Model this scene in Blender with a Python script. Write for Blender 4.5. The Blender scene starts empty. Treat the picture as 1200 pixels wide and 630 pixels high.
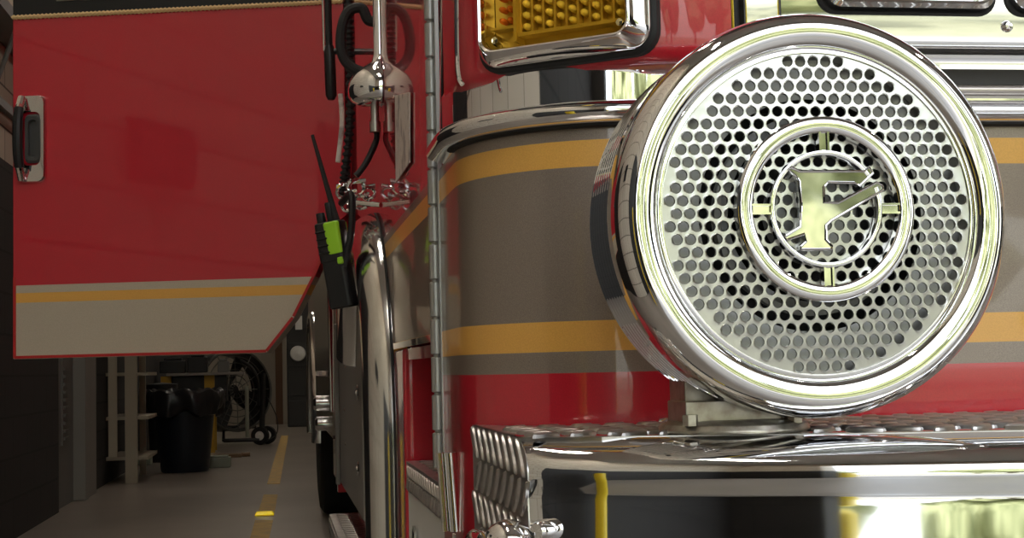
import bpy, bmesh, math, random
from mathutils import Vector, Matrix
random.seed(4)
C = bpy.context.scene.collection
PI = math.pi
HC = 0.8            # height of the camera above the floor (m)
F = 1700.0          # focal length in pixels of the 1200 px wide frame

# ------------------------------------------------------------------ camera
def _d(px, py): return Vector((px-600, -(py-315), -F)).normalized()
AY = _d(322, 436)
AZ = _d(1322, 412).cross(AY).normalized()
if AZ.y < 0: AZ = -AZ
AX = AY.cross(AZ).normalized()
CAM = Matrix((AX, AY, AZ))          # rows = world axes seen from the camera
cam = bpy.data.cameras.new('camera'); camo = bpy.data.objects.new('camera', cam); C.objects.link(camo)
camo.matrix_world = Matrix.Translation((0, 0, HC)) @ CAM.to_4x4()
cam.sensor_width = 36; cam.lens = F/1200*36; cam.clip_start = 0.02; cam.clip_end = 400
bpy.context.scene.camera = camo

def ray(px, py): return CAM @ _d(px, py)
def PY(px, py, y):  r = ray(px, py); r = r*(y/r.y); return Vector((r.x, r.y, r.z+HC))
def PX(px, py, x):  r = ray(px, py); r = r*(x/r.x); return Vector((r.x, r.y, r.z+HC))
def PZ(px, py, z):  r = ray(px, py); r = r*((z-HC)/r.z); return Vector((r.x, r.y, r.z+HC))
def PP(px, py, o, n):
    r = ray(px, py); c = Vector((0, 0, HC)); t = (Vector(o)-c).dot(Vector(n))/r.dot(Vector(n)); return c+r*t

# ------------------------------------------------------------------ materials
def mat(name, col, rough=.5, metal=0., coat=0., emis=None, estr=0., spec=.5, trans=0., ior=1.45, noise=None, bump=None, coat_rough=.03):
    m = bpy.data.materials.new(name); m.use_nodes = True
    nt = m.node_tree; b = nt.nodes['Principled BSDF']
    b.inputs['Base Color'].default_value = (*col, 1); b.inputs['Roughness'].default_value = rough
    b.inputs['Metallic'].default_value = metal; b.inputs['Coat Weight'].default_value = coat
    b.inputs['Coat Roughness'].default_value = coat_rough
    b.inputs['Specular IOR Level'].default_value = spec; b.inputs['Transmission Weight'].default_value = trans
    b.inputs['IOR'].default_value = ior
    if emis: b.inputs['Emission Color'].default_value = (*emis, 1); b.inputs['Emission Strength'].default_value = estr
    if noise or bump:
        tc = nt.nodes.new('ShaderNodeTexCoord')
    if noise:      # (scale, second colour, detail, lo, hi)
        sc, c2, det, lo, hi = noise
        n = nt.nodes.new('ShaderNodeTexNoise'); n.inputs['Scale'].default_value = sc; n.inputs['Detail'].default_value = det
        nt.links.new(tc.outputs['Object'], n.inputs['Vector'])
        r = nt.nodes.new('ShaderNodeValToRGB'); r.color_ramp.elements[0].position = lo; r.color_ramp.elements[1].position = hi
        r.color_ramp.elements[0].color = (*col, 1); r.color_ramp.elements[1].color = (*c2, 1)
        nt.links.new(n.outputs['Fac'], r.inputs['Fac']); nt.links.new(r.outputs['Color'], b.inputs['Base Color'])
    if bump:       # (scale, strength, distance)
        n = nt.nodes.new('ShaderNodeTexNoise'); n.inputs['Scale'].default_value = bump[0]; n.inputs['Detail'].default_value = 3
        nt.links.new(tc.outputs['Object'], n.inputs['Vector'])
        u = nt.nodes.new('ShaderNodeBump'); u.inputs['Strength'].default_value = bump[1]; u.inputs['Distance'].default_value = bump[2]
        nt.links.new(n.outputs['Fac'], u.inputs['Height']); nt.links.new(u.outputs['Normal'], b.inputs['Normal'])
    return m
RED = mat('red_paint', (.55, .012, .028), .3, coat=1., noise=(900, (.50, .01, .025), 2, .4, .6))
REDDARK = mat('red_edge', (.45, .02, .02), .4)
GREY = mat('metallic_brown_grey_paint', (.225, .175, .14), .42, .3, coat=.6, noise=(1400, (.31, .25, .2), 2, .35, .7))
GREYLIT = mat('grey_paint_lit', (.56, .48, .37), .4, .2, coat=.5, noise=(700, (.50, .43, .33), 2, .4, .6))  # the cab's grey paint, with light on the open door put into its colour
YEL = mat('gold_yellow_stripe', (.80, .42, .085), .45, coat=.4, noise=(900, (.74, .38, .075), 2, .4, .6))
CHROME = mat('chrome', (.88, .88, .9), .035, 1.)
CHROMEW = mat('worn_chrome', (.8, .8, .8), .07, 1., bump=(14, .05, .002))
BUMPCH = mat('bumper_chrome', (.82, .83, .85), .045, 1., bump=(9, .03, .002))
STEEL = mat('polished_stainless', (.72, .71, .69), .12, 1., bump=(6, .06, .003))
BRUSHED = mat('dull_stainless', (.55, .54, .52), .3, 1., noise=(20, (.42, .41, .4), 4, .35, .7))
GRILLE = mat('satin_chrome_grille', (.56, .56, .52), .3, 1.)
TREAD = mat('aluminium_tread_plate', (.56, .54, .52), .3, 1., bump=(60, .1, .001), noise=(30, (.42, .4, .4), 4, .4, .75))
CAST = mat('cast_metal_foot', (.5, .47, .4), .35, .8, noise=(80, (.25, .2, .16), 4, .4, .75))
BLACK = mat('black_plastic', (.012, .012, .013), .4)
RUBBER = mat('black_rubber', (.018, .017, .017), .7)
TYRE = mat('tyre_rubber', (.012, .012, .012), .85)
DARK = mat('dark_underbody', (.02, .02, .02), .8)
GLASS = mat('window_glass', (.02, .022, .02), .05, spec=.8)
AMBER = mat('amber_lens', (1, .88, .48), .02, trans=1., ior=1.06)
AMBERIN = mat('amber_reflector', (.62, .42, .10), .3, .3)
LEDM = mat('yellow_led', (1., .78, .22), .15)
LEDR = mat('orange_led', (.8, .22, .05), .25)
CLEAR = mat('headlight_lens', (.95, .97, .95), .02, trans=1., ior=1.3)
LIME = mat('lime_plastic', (.36, .72, .03), .45)
WHITE = mat('white_paint', (.72, .72, .7), .5)
PALE = mat('pale_tag', (.66, .60, .55), .6, noise=(40, (.36, .31, .29), 4, .5, .62))
ROPE = mat('gold_rope_trim', (.72, .5, .24), .5)
CONE = mat('silver_horn', (.42, .42, .41), .4, .6)

# ------------------------------------------------------------------ mesh helpers
def bm_new(): return bmesh.new()
def link(name, bm, m, parent=None, smooth=True, angle=35, bevel=0, label=None, mats=None):
    bmesh.ops.recalc_face_normals(bm, faces=bm.faces[:])
    me = bpy.data.meshes.new(name); bm.to_mesh(me); bm.free()
    for x in (mats or [m]): me.materials.append(x)
    if smooth:
        for p in me.polygons: p.use_smooth = True
        me.set_sharp_from_angle(angle=math.radians(angle))
    o = bpy.data.objects.new(name, me); C.objects.link(o)
    if parent is not None: o.parent = parent; o.matrix_parent_inverse = Matrix.Identity(4); o.location = -wl(parent)
    if bevel:
        md = o.modifiers.new('bevel', 'BEVEL'); md.width = bevel; md.segments = 2; md.limit_method = 'ANGLE'; md.harden_normals = True
    if label: o['label'] = label
    return o
def wl(o):
    v = o.location.copy()
    while o.parent is not None: o = o.parent; v += o.location
    return v
def tag(o, label, cat, group=None, kind=None):
    o['label'] = label; o['category'] = cat
    if group: o['group'] = group
    if kind: o['kind'] = kind
    return o
def thing(name, loc, label, cat, group=None):
    o = bpy.data.objects.new(name, None); o.empty_display_size = .1; C.objects.link(o); o.location = loc
    return tag(o, label, cat, group)
def struct(name, bm, m, smooth=False, mats=None, bevel=0):
    o = link(name, bm, m, None, smooth, mats=mats, bevel=bevel); o['kind'] = 'structure'; return o

def box(bm, x0, x1, y0, y1, z0, z1, mi=0, M=None):
    vs = [bm.verts.new(Vector(p) if M is None else M @ Vector(p)) for p in
          [(x0,y0,z0),(x1,y0,z0),(x1,y1,z0),(x0,y1,z0),(x0,y0,z1),(x1,y0,z1),(x1,y1,z1),(x0,y1,z1)]]
    for f in [(0,3,2,1),(4,5,6,7),(0,1,5,4),(1,2,6,5),(2,3,7,6),(3,0,4,7)]:
        bm.faces.new([vs[i] for i in f]).material_index = mi
def loft(bm, loops, closed=True, cap0=False, cap1=False, mi=0):
    rows = [[bm.verts.new(v) for v in l] for l in loops]
    n = len(rows[0])
    for a, b in zip(rows, rows[1:]):
        for i in range(n if closed else n-1):
            j = (i+1) % n
            bm.faces.new((a[i], a[j], b[j], b[i])).material_index = mi
    if cap0: bm.faces.new(rows[0]).material_index = mi
    if cap1: bm.faces.new(rows[-1][::-1]).material_index = mi
    return rows
def frame(o, n, up=(0, 0, 1)):
    """local x = along, y = out (normal), z = up"""
    n = Vector(n).normalized(); up = Vector(up); x = up.cross(n).normalized() * -1; z = n.cross(x).normalized() * -1
    if z.dot(up) < 0: z = -z
    return Matrix.Translation(o) @ Matrix((x, n, z)).transposed().to_4x4()
def rr(w, h, r, y, M=None, seg=6, cx=0, cz=0):
    pts = []
    for sx, sz, a0 in ((1, 1, 0), (-1, 1, 90), (-1, -1, 180), (1, -1, 270)):
        for k in range(seg+1):
            a = math.radians(a0+90*k/seg)
            pts.append(Vector((cx+sx*(w/2-r)+r*math.cos(a), y, cz+sz*(h/2-r)+r*math.sin(a))))
    return [M @ p for p in pts] if M is not None else pts
def circ(r, y, M=None, seg=32, cx=0, cz=0):
    p = [Vector((cx+r*math.cos(2*PI*k/seg), y, cz+r*math.sin(2*PI*k/seg))) for k in range(seg)]
    return [M @ q for q in p] if M is not None else p
def lathe(bm, prof, M, seg=48, cap0=False, cap1=False, mi=0):
    """prof: list of (radius, y) ; axis = local y"""
    return loft(bm, [circ(r, y, M, seg) for r, y in prof], True, cap0, cap1, mi)
def tube(bm, pts, r, seg=10, cap=True, mi=0):
    pts = [Vector(p) for p in pts]; rad = r if isinstance(r, (list, tuple)) else [r]*len(pts)
    t0 = (pts[1]-pts[0]).normalized(); ref = Vector((0, 0, 1)) if abs(t0.z) < .9 else Vector((1, 0, 0))
    u = t0.cross(ref).normalized(); loops = []
    for i, p in enumerate(pts):
        t = (pts[min(i+1, len(pts)-1)]-pts[max(i-1, 0)]).normalized()
        u = (u - t*u.dot(t)).normalized(); v = t.cross(u)
        loops.append([p+(u*math.cos(2*PI*k/seg)+v*math.sin(2*PI*k/seg))*rad[i] for k in range(seg)])
    loft(bm, loops, True, cap, cap, mi)
def smoothpath(pts, n=8):
    pts = [Vector(p) for p in pts]; out = []
    P = [pts[0]*2-pts[1]]+pts+[pts[-1]*2-pts[-2]]
    for i in range(1, len(P)-2):
        for k in range(n):
            t = k/n; a, b, c, d = P[i-1], P[i], P[i+1], P[i+2]
            out.append(.5*((2*b)+(c-a)*t+(2*a-5*b+4*c-d)*t*t+(3*b-a-3*c+d)*t**3))
    out.append(pts[-1]); return out
def prism(bm, poly, y0, y1, M=None, mi=0):
    """poly in local x,z; extruded along y"""
    a = [Vector((x, y0, z)) for x, z in poly]; b = [Vector((x, y1, z)) for x, z in poly]
    if M is not None: a = [M @ p for p in a]; b = [M @ p for p in b]
    va = [bm.verts.new(p) for p in a]; vb = [bm.verts.new(p) for p in b]
    n = len(va); bm.faces.new(va).material_index = mi; bm.faces.new(vb[::-1]).material_index = mi
    for i in range(n):
        j = (i+1) % n; bm.faces.new((va[i], vb[i], vb[j], va[j])).material_index = mi
def plan_normals(path):
    """outward normals for a plan path walked from the truck's left side round the front to its right side"""
    N = []
    for i in range(len(path)):
        a = path[max(i-1, 0)]; b = path[min(i+1, len(path)-1)]
        t = Vector((b[0]-a[0], b[1]-a[1])).normalized(); N.append(Vector((t.y, -t.x)))
    return N
def sweep(bm, path, prof, mi=0, mfun=None, close=False, n0=None):
    """prof: (outward offset, z)"""
    N = plan_normals(path)
    if n0:
        for k, v in enumerate(n0): N[k] = Vector(v).normalized()
    rows = [[bm.verts.new((p[0]+n.x*o, p[1]+n.y*o, z)) for p, n in zip(path, N)] for o, z in prof]
    if close: rows.append(rows[0])
    for k, (a, b) in enumerate(zip(rows, rows[1:])):
        for i in range(len(path)-1):
            bm.faces.new((a[i], a[i+1], b[i+1], b[i])).material_index = mfun(k) if mfun else mi
    if close:
        for e in (0, -1): bm.faces.new([r[e] for r in rows[:-1]]).material_index = mi
def bands(bm, axis_levels):
    for z in axis_levels:
        bmesh.ops.bisect_plane(bm, geom=bm.verts[:]+bm.edges[:]+bm.faces[:], plane_co=(0, 0, z), plane_no=(0, 0, 1))
def lozenges(bm, o, u, v, n, W, H, pitch=.0235, L=.026, w=.0075, h=.0022, clip=None, mi=0, jitter=0):
    """diamond tread: raised lens shaped bars, alternate ones turned by 90 degrees"""
    o, u, v, n = Vector(o), Vector(u).normalized(), Vector(v).normalized(), Vector(n).normalized()
    ni, nj = int(W/pitch)+1, int(H/pitch)+1
    for i in range(ni+1):
        for j in range(nj+1):
            cx, cy = i*pitch, j*pitch
            if cx > W or cy > H or (clip and not clip(cx, cy)): continue
            s = 1 if (i+j) % 2 else -1
            d1 = (u*s+v).normalized(); d2 = n.cross(d1).normalized(); c = o+u*cx+v*cy
            base = []; mid = []
            for k in range(10):
                a = 2*PI*k/10; ca, sa = math.cos(a), math.sin(a)
                q = d1*(L/2*ca)+d2*(w/2*sa*(1-.15*ca*ca))
                base.append(c+q-n*.0004); mid.append(c+q*.62+n*h)
            loft(bm, [base, mid], True, False, True, mi)

def treadbars(bm, o, u, v, n, W, H, pu=.040, pv=.027, L=.040, w=.0095, h=.0026, ang=50):
    """raised tread bars: rows along u, every other row leans the other way and is staggered"""
    o, u, v, n = Vector(o), Vector(u).normalized(), Vector(v).normalized(), Vector(n).normalized()
    nj = round(H/pv)
    for j in range(max(1, nj) if H else 1):
        for i in range(int(W/pu)+2):
            cx, cy = (i+(.5 if j % 2 else .0)+.3)*pu, (j+.5)*pv if H else 0
            if cx > W-.2*pu: continue
            s = 1 if j % 2 else -1; a = math.radians(ang)
            d1 = (u*s*math.sin(a)+v*math.cos(a)).normalized(); d2 = n.cross(d1).normalized(); c = o+u*cx+v*cy
            L0 = min(L, 2*(min(cy, H-cy)+.002)/math.cos(a)) if H else L; rows = []
            for sc, hh in ((1, -.0004), (.86, h*.62), (.5, h)):
                rows.append([c+d1*(L0/2*math.cos(t))*(.5+.5*sc)+d2*(w/2*math.sin(t)*sc)+n*hh for t in [2*PI*k/14 for k in range(14)]])
            loft(bm, rows, True, False, True)

# =================================================================== FIRE ENGINE
TR = thing('fire_engine', (1.3, 4.5, 0), 'red fire engine with grey and gold stripes, round chrome siren speaker and open rear door', 'fire engine')
Z = lambda v: v+HC
X0 = .166; XR = 2.62
# --- cab front shell: plan path from the hinge round the left front corner, front, right corner, right side
def arc(cx, cy, r, a0, a1, n):
    return [(cx+r*math.cos(math.radians(a0+(a1-a0)*k/n)), cy+r*math.sin(math.radians(a0+(a1-a0)*k/n))) for k in range(n+1)]
R_ = .15; YF = 1.172
path = [(X0, 1.462), (X0, 1.40)]+arc(X0+R_, YF+R_, R_, 180, 270, 20)+[(.5, YF-.003), (.9, YF-.008), (1.4, YF-.01), (1.9, YF-.008), (2.3, YF-.003)]+arc(XR-R_, YF+R_, R_, 270, 360, 14)+[(XR, 1.9), (XR, 4.3)]
lv = [(-.02, -.36), (0, -.34), (0, -.0065), (0, .0114), (0, .0368), (0, .166), (0, .1885), (0, .2)]
cols = [0, 0, 1, 2, 1, 2, 1]
bm = bm_new(); sweep(bm, path, [(o, Z(z)) for o, z in lv], mfun=lambda k: cols[k])
cab = link('cab_body', bm, RED, TR, mats=[RED, GREY, YEL], angle=25)
# upper cab: red skin with a windscreen band
bm = bm_new()
sweep(bm, path, [(-.004, Z(.2)), (-.004, Z(.52)), (-.015, Z(.54)), (-.10, Z(1.35)), (-.16, Z(1.75)), (-.3, Z(1.8))], mfun=lambda k: [0, 0, 1, 0, 0][k])
link('upper_cab_skin', bm, RED, TR, mats=[RED, GLASS], angle=30)
bm = bm_new(); box(bm, .45, 2.35, 1.45, 4.28, Z(1.79), Z(1.81)); box(bm, X0+.01, XR-.01, 4.25, 4.3, .45, Z(1.75)); box(bm, .62, XR-.05, 1.5, 4.2, .42, .5)
link('cab_roof', bm, RED, TR, False)
# polished band between the housing and the moulding
bm = bm_new(); sweep(bm, path[1:-2], [(.0015, Z(.2)), (.003, Z(.202)), (.003, Z(.262)), (.0, Z(.264))])
link('polished_front_band', bm, STEEL, TR, label='mirror polished steel band above the curved front moulding', mats=[CHROME])
# moulding bead
def bead(r, zc, off, n=10, flat=1.):
    return [(off+r*math.cos(math.radians(-90+180*k/n))*flat, Z(zc)+r*math.sin(math.radians(-90+180*k/n))) for k in range(n+1)]
bm = bm_new(); sweep(bm, path[1:-2], [(0, Z(.199))]+bead(.0095, .2105, .006, flat=1.3)+[(0, Z(.2215))])
mo = link('front_moulding', bm, CHROME, TR, label='curved chrome moulding above the upper gold stripe')
bm = bm_new(); sweep(bm, path[2:-2], [(0, Z(.1985)), (.004, Z(.1983)), (.0065, Z(.1995)), (.0065, Z(.202)), (0, Z(.202))]); link('moulding_gasket', bm, RUBBER, mo)
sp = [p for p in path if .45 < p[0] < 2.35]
bm = bm_new(); sweep(bm, sp, [(0, Z(.2235))]+bead(.005, .2285, .008)+[(0, Z(.2335))]); link('upper_bead', bm, mat('satin_bead', (.55,.5,.47), .3, .9), mo)
bm = bm_new(); sweep(bm, sp, [(.0035, Z(.2335)), (.006, Z(.234)), (.006, Z(.2475)), (.0035, Z(.248))]); link('recess_shade_strip', bm, mat('recess_shade_brown', (.05,.045,.045), .5), mo)  # dark strip paints in the shade of the recess under the headlight surround
# vertical chrome corner trim that ends in a point on the moulding
bm = bm_new()
q = [PY(521, y, 1.385) for y in (-60, 0, 90, 150, 172)]
hw = [.0042, .0042, .0042, .0042, .0008]
loft(bm, [[Vector((p.x-w, p.y+.004, p.z)), Vector((p.x-w*.5, p.y-.003, p.z)), Vector((p.x+w*.5, p.y-.003, p.z)), Vector((p.x+w, p.y+.004, p.z)), Vector((p.x, p.y+.03, p.z))] for p, w in zip(q, hw)], True, True, True)
link('corner_trim', bm, CHROME, TR, label='slim upright chrome strip at the cab corner')

# --- door side skin (left side of the cab, seen at a grazing angle) with the wheel arch cut out
def arch_pts(off=0., zlow=-.5):
    """front leg, rounded top, rear leg of the wheel opening, as (y, z) from front-bottom to rear-bottom"""
    yf, yb, zt, r = 2.05-off, 3.02+off, .235+off, .36+off
    pts = [(yf, zlow)]+[(yf+r-r*math.cos(math.radians(a)), zt-r+r*math.sin(math.radians(a))) for a in range(0, 91, 9)]
    pts += [(yb-r+r*math.sin(math.radians(a)), zt-r+r*math.cos(math.radians(a))) for a in range(0, 91, 9)]
    return pts+[(yb, zlow)]
def side_panel(poly, x, th, levels, cmap, name, parent, mats, label=None):
    bm = bm_new()
    M = Matrix(((0, 1, 0, 0), (1, 0, 0, 0), (0, 0, 1, 0), (0, 0, 0, 1)))   # local (x->world y, y->world x)
    prism(bm, [(y, Z(z)) for y, z in poly], x, x+th, M)
    bm.normal_update(); bmesh.ops.triangulate(bm, faces=bm.faces[:])
    bands(bm, [Z(l) for l in levels])
    for f in bm.faces: f.material_index = cmap(f.calc_center_median().z-HC)
    return link(name, bm, None, parent, mats=mats, angle=20, label=label)
def cm(z): return 1 if -.0065 < z < .2 and not (.0114 < z < .0368 or .166 < z < .1885) else (2 if -.0065 < z < .2 else 0)
LV = [-.0065, .0114, .0368, .166, .1885, .2]
A = arch_pts()
# closed front door (above the step well)
topA = [p for p in A if p[1] > .036 and p[0] < 2.9]
door_poly = [(1.472, .036), (2.04, .036)]+[(2.04, .20), (2.10, .42), (2.28, .56), (2.28, 1.35), (1.60, 1.35), (1.472, .52)]
fd = side_panel(door_poly, X0, .03, LV, cm, 'cab_door', TR, [RED, GREY, YEL], label='closed red front door with hinge on its leading edge')
bm = bm_new(); box(bm, X0-.002, X0+.032, 1.472, 2.045, Z(.028), Z(.036)); link('door_sill_trim', bm, CHROME, fd)
bm = bm_new(); box(bm, X0-.0015, X0+.01, 1.66, 2.2, Z(.6), Z(1.3)); link('window', bm, GLASS, fd)
# body skin over and behind the wheel opening and pillar between the doors
body_poly = [(2.045, .036)]+[(p[0], p[1]) for p in A if p[1] > .04 and p[0] < 2.99]
over = [(2.045, .2), (2.105, .42), (2.285, .56), (2.285, 1.75), (3.06, 1.75), (3.06, -.02)]
up = [p for p in A if p[1] > -.02]
poly = over+[p for p in up][::-1]+[]
side = side_panel(poly, X0+.0005, .02, LV, cm, 'cab_side_panel', TR, [RED, GREY, YEL])
# red strip in front of the wheel opening, below the door
bm = bm_new(); box(bm, X0, X0+.03, 1.905, 2.047, Z(-.42), Z(.027)); link('wheel_well_front_panel', bm, RED, side, bevel=.004)
bm = bm_new(); box(bm, X0, .5, 3.95, 4.3, Z(-.3), Z(1.75)); link('rear_pillar', bm, RED, side)
bm = bm_new(); box(bm, .60, .62, 2.05, 4.2, Z(-.3), Z(1.7)); box(bm, X0+.02, .6, 1.93, 1.95, Z(-.36), Z(1.3)); box(bm, X0+.03, .6, 3.04, 3.06, Z(-.3), Z(.2)); box(bm, .2, .6, 2.05, 3.04, Z(.28), Z(.3))
link('wheel_well_liner', bm, DARK, TR)
# --- polished fender flare round the wheel opening
bm = bm_new()
def flare_loops():
    outer = arch_pts(.0, -.45)[:-4]; N = []
    loops = []
    n = len(outer)
    for i, (y, z) in enumerate(outer):
        a = outer[max(i-1, 0)]; b = outer[min(i+1, n-1)]
        t = Vector((b[0]-a[0], b[1]-a[1])).normalized(); nn = Vector((-t.y, t.x))     # away from the opening
        prof = [(-.018+.042*math.cos(math.radians(a_)), .043*math.sin(math.radians(a_))) for a_ in range(0, 176, 12)]+[(-.058, 0)]
        loops.append([Vector((X0-h, y+nn.x*o, Z(z)+nn.y*o)) for o, h in prof])
    return loops
loft(bm, flare_loops(), True, True, True)
fl = link('fender_flare', bm, STEEL, TR, label='wide polished steel flare around the front wheel opening', angle=50)
bm = bm_new()
outer = arch_pts(.022, -.45)[:-4]; tube(bm, [(X0-.002, y, Z(z)) for y, z in outer], .0028, 8); link('flare_gasket', bm, RUBBER, fl)
# --- step well below the door
bm = bm_new()
box(bm, X0+.01, .42, 1.885, 1.905, Z(-.36), Z(.03)); box(bm, .41, .43, 1.45, 1.9, Z(-.36), Z(.03)); box(bm, X0+.004, .42, 1.45, 1.9, Z(.012), Z(.026))
st = link('step_well', bm, RED, TR)
bm = bm_new(); box(bm, X0, .41, 1.37, 1.883, Z(-.155), Z(-.118))
treadbars(bm, (X0+.012, 1.38, Z(-.118)), (0, 1, 0), (1, 0, 0), (0, 0, 1), .49, .22)
treadbars(bm, (X0, 1.385, Z(-.154)), (0, 1, 0), (0, 0, 1), (-1, 0, 0), .49, .034, pu=.026, pv=.017, L=.024, w=.006)
link('tread_step', bm, TREAD, st, label='diamond tread step plate under the front door')
bm = bm_new(); box(bm, X0+.002, .41, 1.36, 1.883, Z(-.45), Z(-.156)); box(bm, X0-.002, X0+.01, 1.37, 1.38, Z(-.45), Z(-.156))
wp = link('step_skirt', bm, WHITE, st, label='white skirt panel under the tread step')
bm = bm_new(); p = PX(487, 628, X0); lathe(bm, [(.0001, 0), (.006, 0), (.009, -.002), (.013, -.003), (.013, 0)][::-1], frame(p+Vector((0, 0, 0)), (1, 0, 0)), 20); link('bolt', bm, STEEL, wp)
# --- piano hinge along the leading edge of the door
bm = bm_new()
zt, n = .95, 0; z = -.10
while z < zt:
    z1 = z+.0355; r = .0062
    loft(bm, [circ(rad, 0, Matrix.Translation((X0-.004, 1.462, Z(zz))) @ Matrix.Rotation(PI/2, 4, 'X'), 12) for rad, zz in ((r*.8, z), (r, z+.001), (r, z1-.001), (r*.8, z1))], True, True, True)
    z += .0380
loft(bm, [circ(.0036, 0, Matrix.Translation((X0-.004, 1.462, Z(zz))) @ Matrix.Rotation(PI/2, 4, 'X'), 8) for zz in (-.1, zt)])
box(bm, X0-.001, X0+.003, 1.448, 1.478, Z(-.10), Z(zt))
link('piano_hinge', bm, mat('hinge_steel', (.5,.5,.49), .42, .9), fd, label='segmented steel piano hinge')
bm = bm_new(); p = PY(528, 530, 1.35); q = PY(535, 622, 1.35)
tube(bm, [p, q], .0062, 14); tube(bm, [p+Vector((-.009, .004, 0)), q+Vector((-.009, .004, 0))], .004, 10)
link('step_edge_tube', bm, STEEL, st)

# --- bumper -----------------------------------------------------------------
ZP = -.0495
bpath = [(.1705, .984), (.1735, .9805), (.178, .9765), (.184, .972), (.191, .9675), (.199, .9625)]
bpath += [tuple(v)[:2] for v in smoothpath([(.21, .9555, 0), (.25, .9375, 0), (.313, .911, 0), (.38, .886, 0), (.46, .860, 0), (.6, .825, 0), (.8, .794, 0), (1.1, .772, 0), (1.4, .766, 0), (1.7, .772, 0), (2.0, .794, 0), (2.3, .85, 0), (2.58, .955, 0)], 4)]+[(2.61, .985), (2.615, 1.05)]
bprof = [(-.075, ZP), (-.062, ZP+.0002), (-.050, ZP-.0002), (-.036, ZP-.0015), (-.024, ZP-.004), (-.0135, ZP-.008), (-.006, ZP-.013), (-.0015, ZP-.0185), (.0, ZP-.0235),
         (-.0004, ZP-.028), (-.0011, ZP-.033), (-.0016, ZP-.0365), (-.0019, ZP-.039), (-.0018, ZP-.0415), (-.0014, ZP-.0455), (-.0008, ZP-.051), (.0003, ZP-.063), (.0026, ZP-.083), (.0040, ZP-.103), (.0050, ZP-.13), (.003, ZP-.17), (-.012, ZP-.215), (-.03, ZP-.24), (-.05, ZP-.25)]
bm = bm_new(); sweep(bm, bpath, [(o, Z(z)) for o, z in bprof], n0=[(0, -1), (-.12, -1), (-.22, -1), (-.3, -1), (-.38, -1)])
bu = link('front_bumper', bm, BUMPCH, TR, label='polished chrome front bumper with rolled top edge', angle=60)
# tread plate on top and on the left end
bm = bm_new()
def lip(x):
    for p_, q_ in zip(bpath[5:], bpath[6:]):
        if p_[0] <= x <= q_[0]: return p_[1]+(q_[1]-p_[1])*(x-p_[0])/(q_[0]-p_[0])
    return 1.0
top = [(.170, 1.016), (.178, 1.010), (.190, 1.001), (.205, .992), (.222, .983)]+[(x+.013, lip(x)+.040) for x in (.235, .3, .4, .5, .7, 1.0, 1.4, 1.8, 2.2, 2.5)]+[(2.615, 1.06), (2.615, 1.162), (.30, 1.168), (.255, 1.18), (.222, 1.2), (.196, 1.225), (.18, 1.255), (.170, 1.262)]
va = [bm.verts.new((x, y, Z(ZP-.0004))) for x, y in top]; vb = [bm.verts.new((x, y, Z(ZP-.004))) for x, y in top]
fa = bm.faces.new(va); fb = bm.faces.new(vb[::-1])
for i in range(len(va)): bm.faces.new((va[i], vb[i], vb[(i+1) % len(va)], va[(i+1) % len(va)]))
bm.normal_update(); bmesh.ops.triangulate(bm, faces=[fa, fb])
MSD = Matrix(((0, 1, 0, 0), (1, 0, 0, 0), (0, 0, 1, 0), (0, 0, 0, 1)))
sidep = [(.984-o, Z(z)) for o, z in bprof if o > -.045 and z > -.24]+[(.984, Z(-.33)), (1.262, Z(-.33)), (1.262, Z(ZP-.0004)), (1.012, Z(ZP-.0004))]
prism(bm, sidep, .1695, .1725, MSD)
bm.normal_update()
for j in range(13):      # rows follow the bowed front edge
    treadbars(bm, (.18+.0, 1.012+j*.0165, Z(ZP-.0005)), (1, -.0, 0), (0, 1, 0), (0, 0, 1), 1.2, .0, pu=.027, pv=1, L=.030, w=.010, h=.0034, ang=50 if j % 2 else -50) if 1.012+j*.0165 < 1.16 else None
for j in range(7):
    treadbars(bm, (.24+.05*j, 1.012-.0165*(j+1), Z(ZP-.0005)), (1, 0, 0), (0, 1, 0), (0, 0, 1), .9, .0, pu=.027, pv=1, L=.030, w=.010, h=.0034, ang=50 if j % 2 else -50) if lip(.24+.05*j)+.05 < 1.012-.0165*(j+1) else None
treadbars(bm, (.1695, .985, Z(-.325)), (0, 1, 0), (0, 0, 1), (-1, 0, 0), .275, .274, pu=.033, pv=.0275, L=.043, w=.0105, h=.003, ang=52)
link('tread_plate', bm, TREAD, bu, label='diamond tread plate on top and end of the bumper', angle=30)
# --- tow eye and bolt at the bumper end
bm = bm_new()
c = PY(596, 640, .985)
Me = frame(c, (-.35, -.93, .1))
lathe(bm, [(.0001, -.02), (.017, -.02), (.0185, 0), (.017, .007), (.013, .012), (.007, .0155), (.0001, .0165)], Me, 28)
c2 = PY(566, 640, 1.0)
tube(bm, [c2+Vector((.0, .03, .0)), c2+Vector((-.002, -.015, .003)), c2+Vector((-.004, -.03, .0))], [.009, .0085, .006], 20)
link('chrome_tow_fitting', bm, CHROME, bu, label='rounded chrome fitting at the lower bumper end')
bm = bm_new(); c = PY(633, 622, .965)
lathe(bm, [(.0001, -.02), (.0075, -.02), (.0078, .0), (.0055, .004), (.0001, .005)], frame(c, (-.8, -.6, 0)), 20); link('cap_bolt', bm, CHROME, bu)

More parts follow.
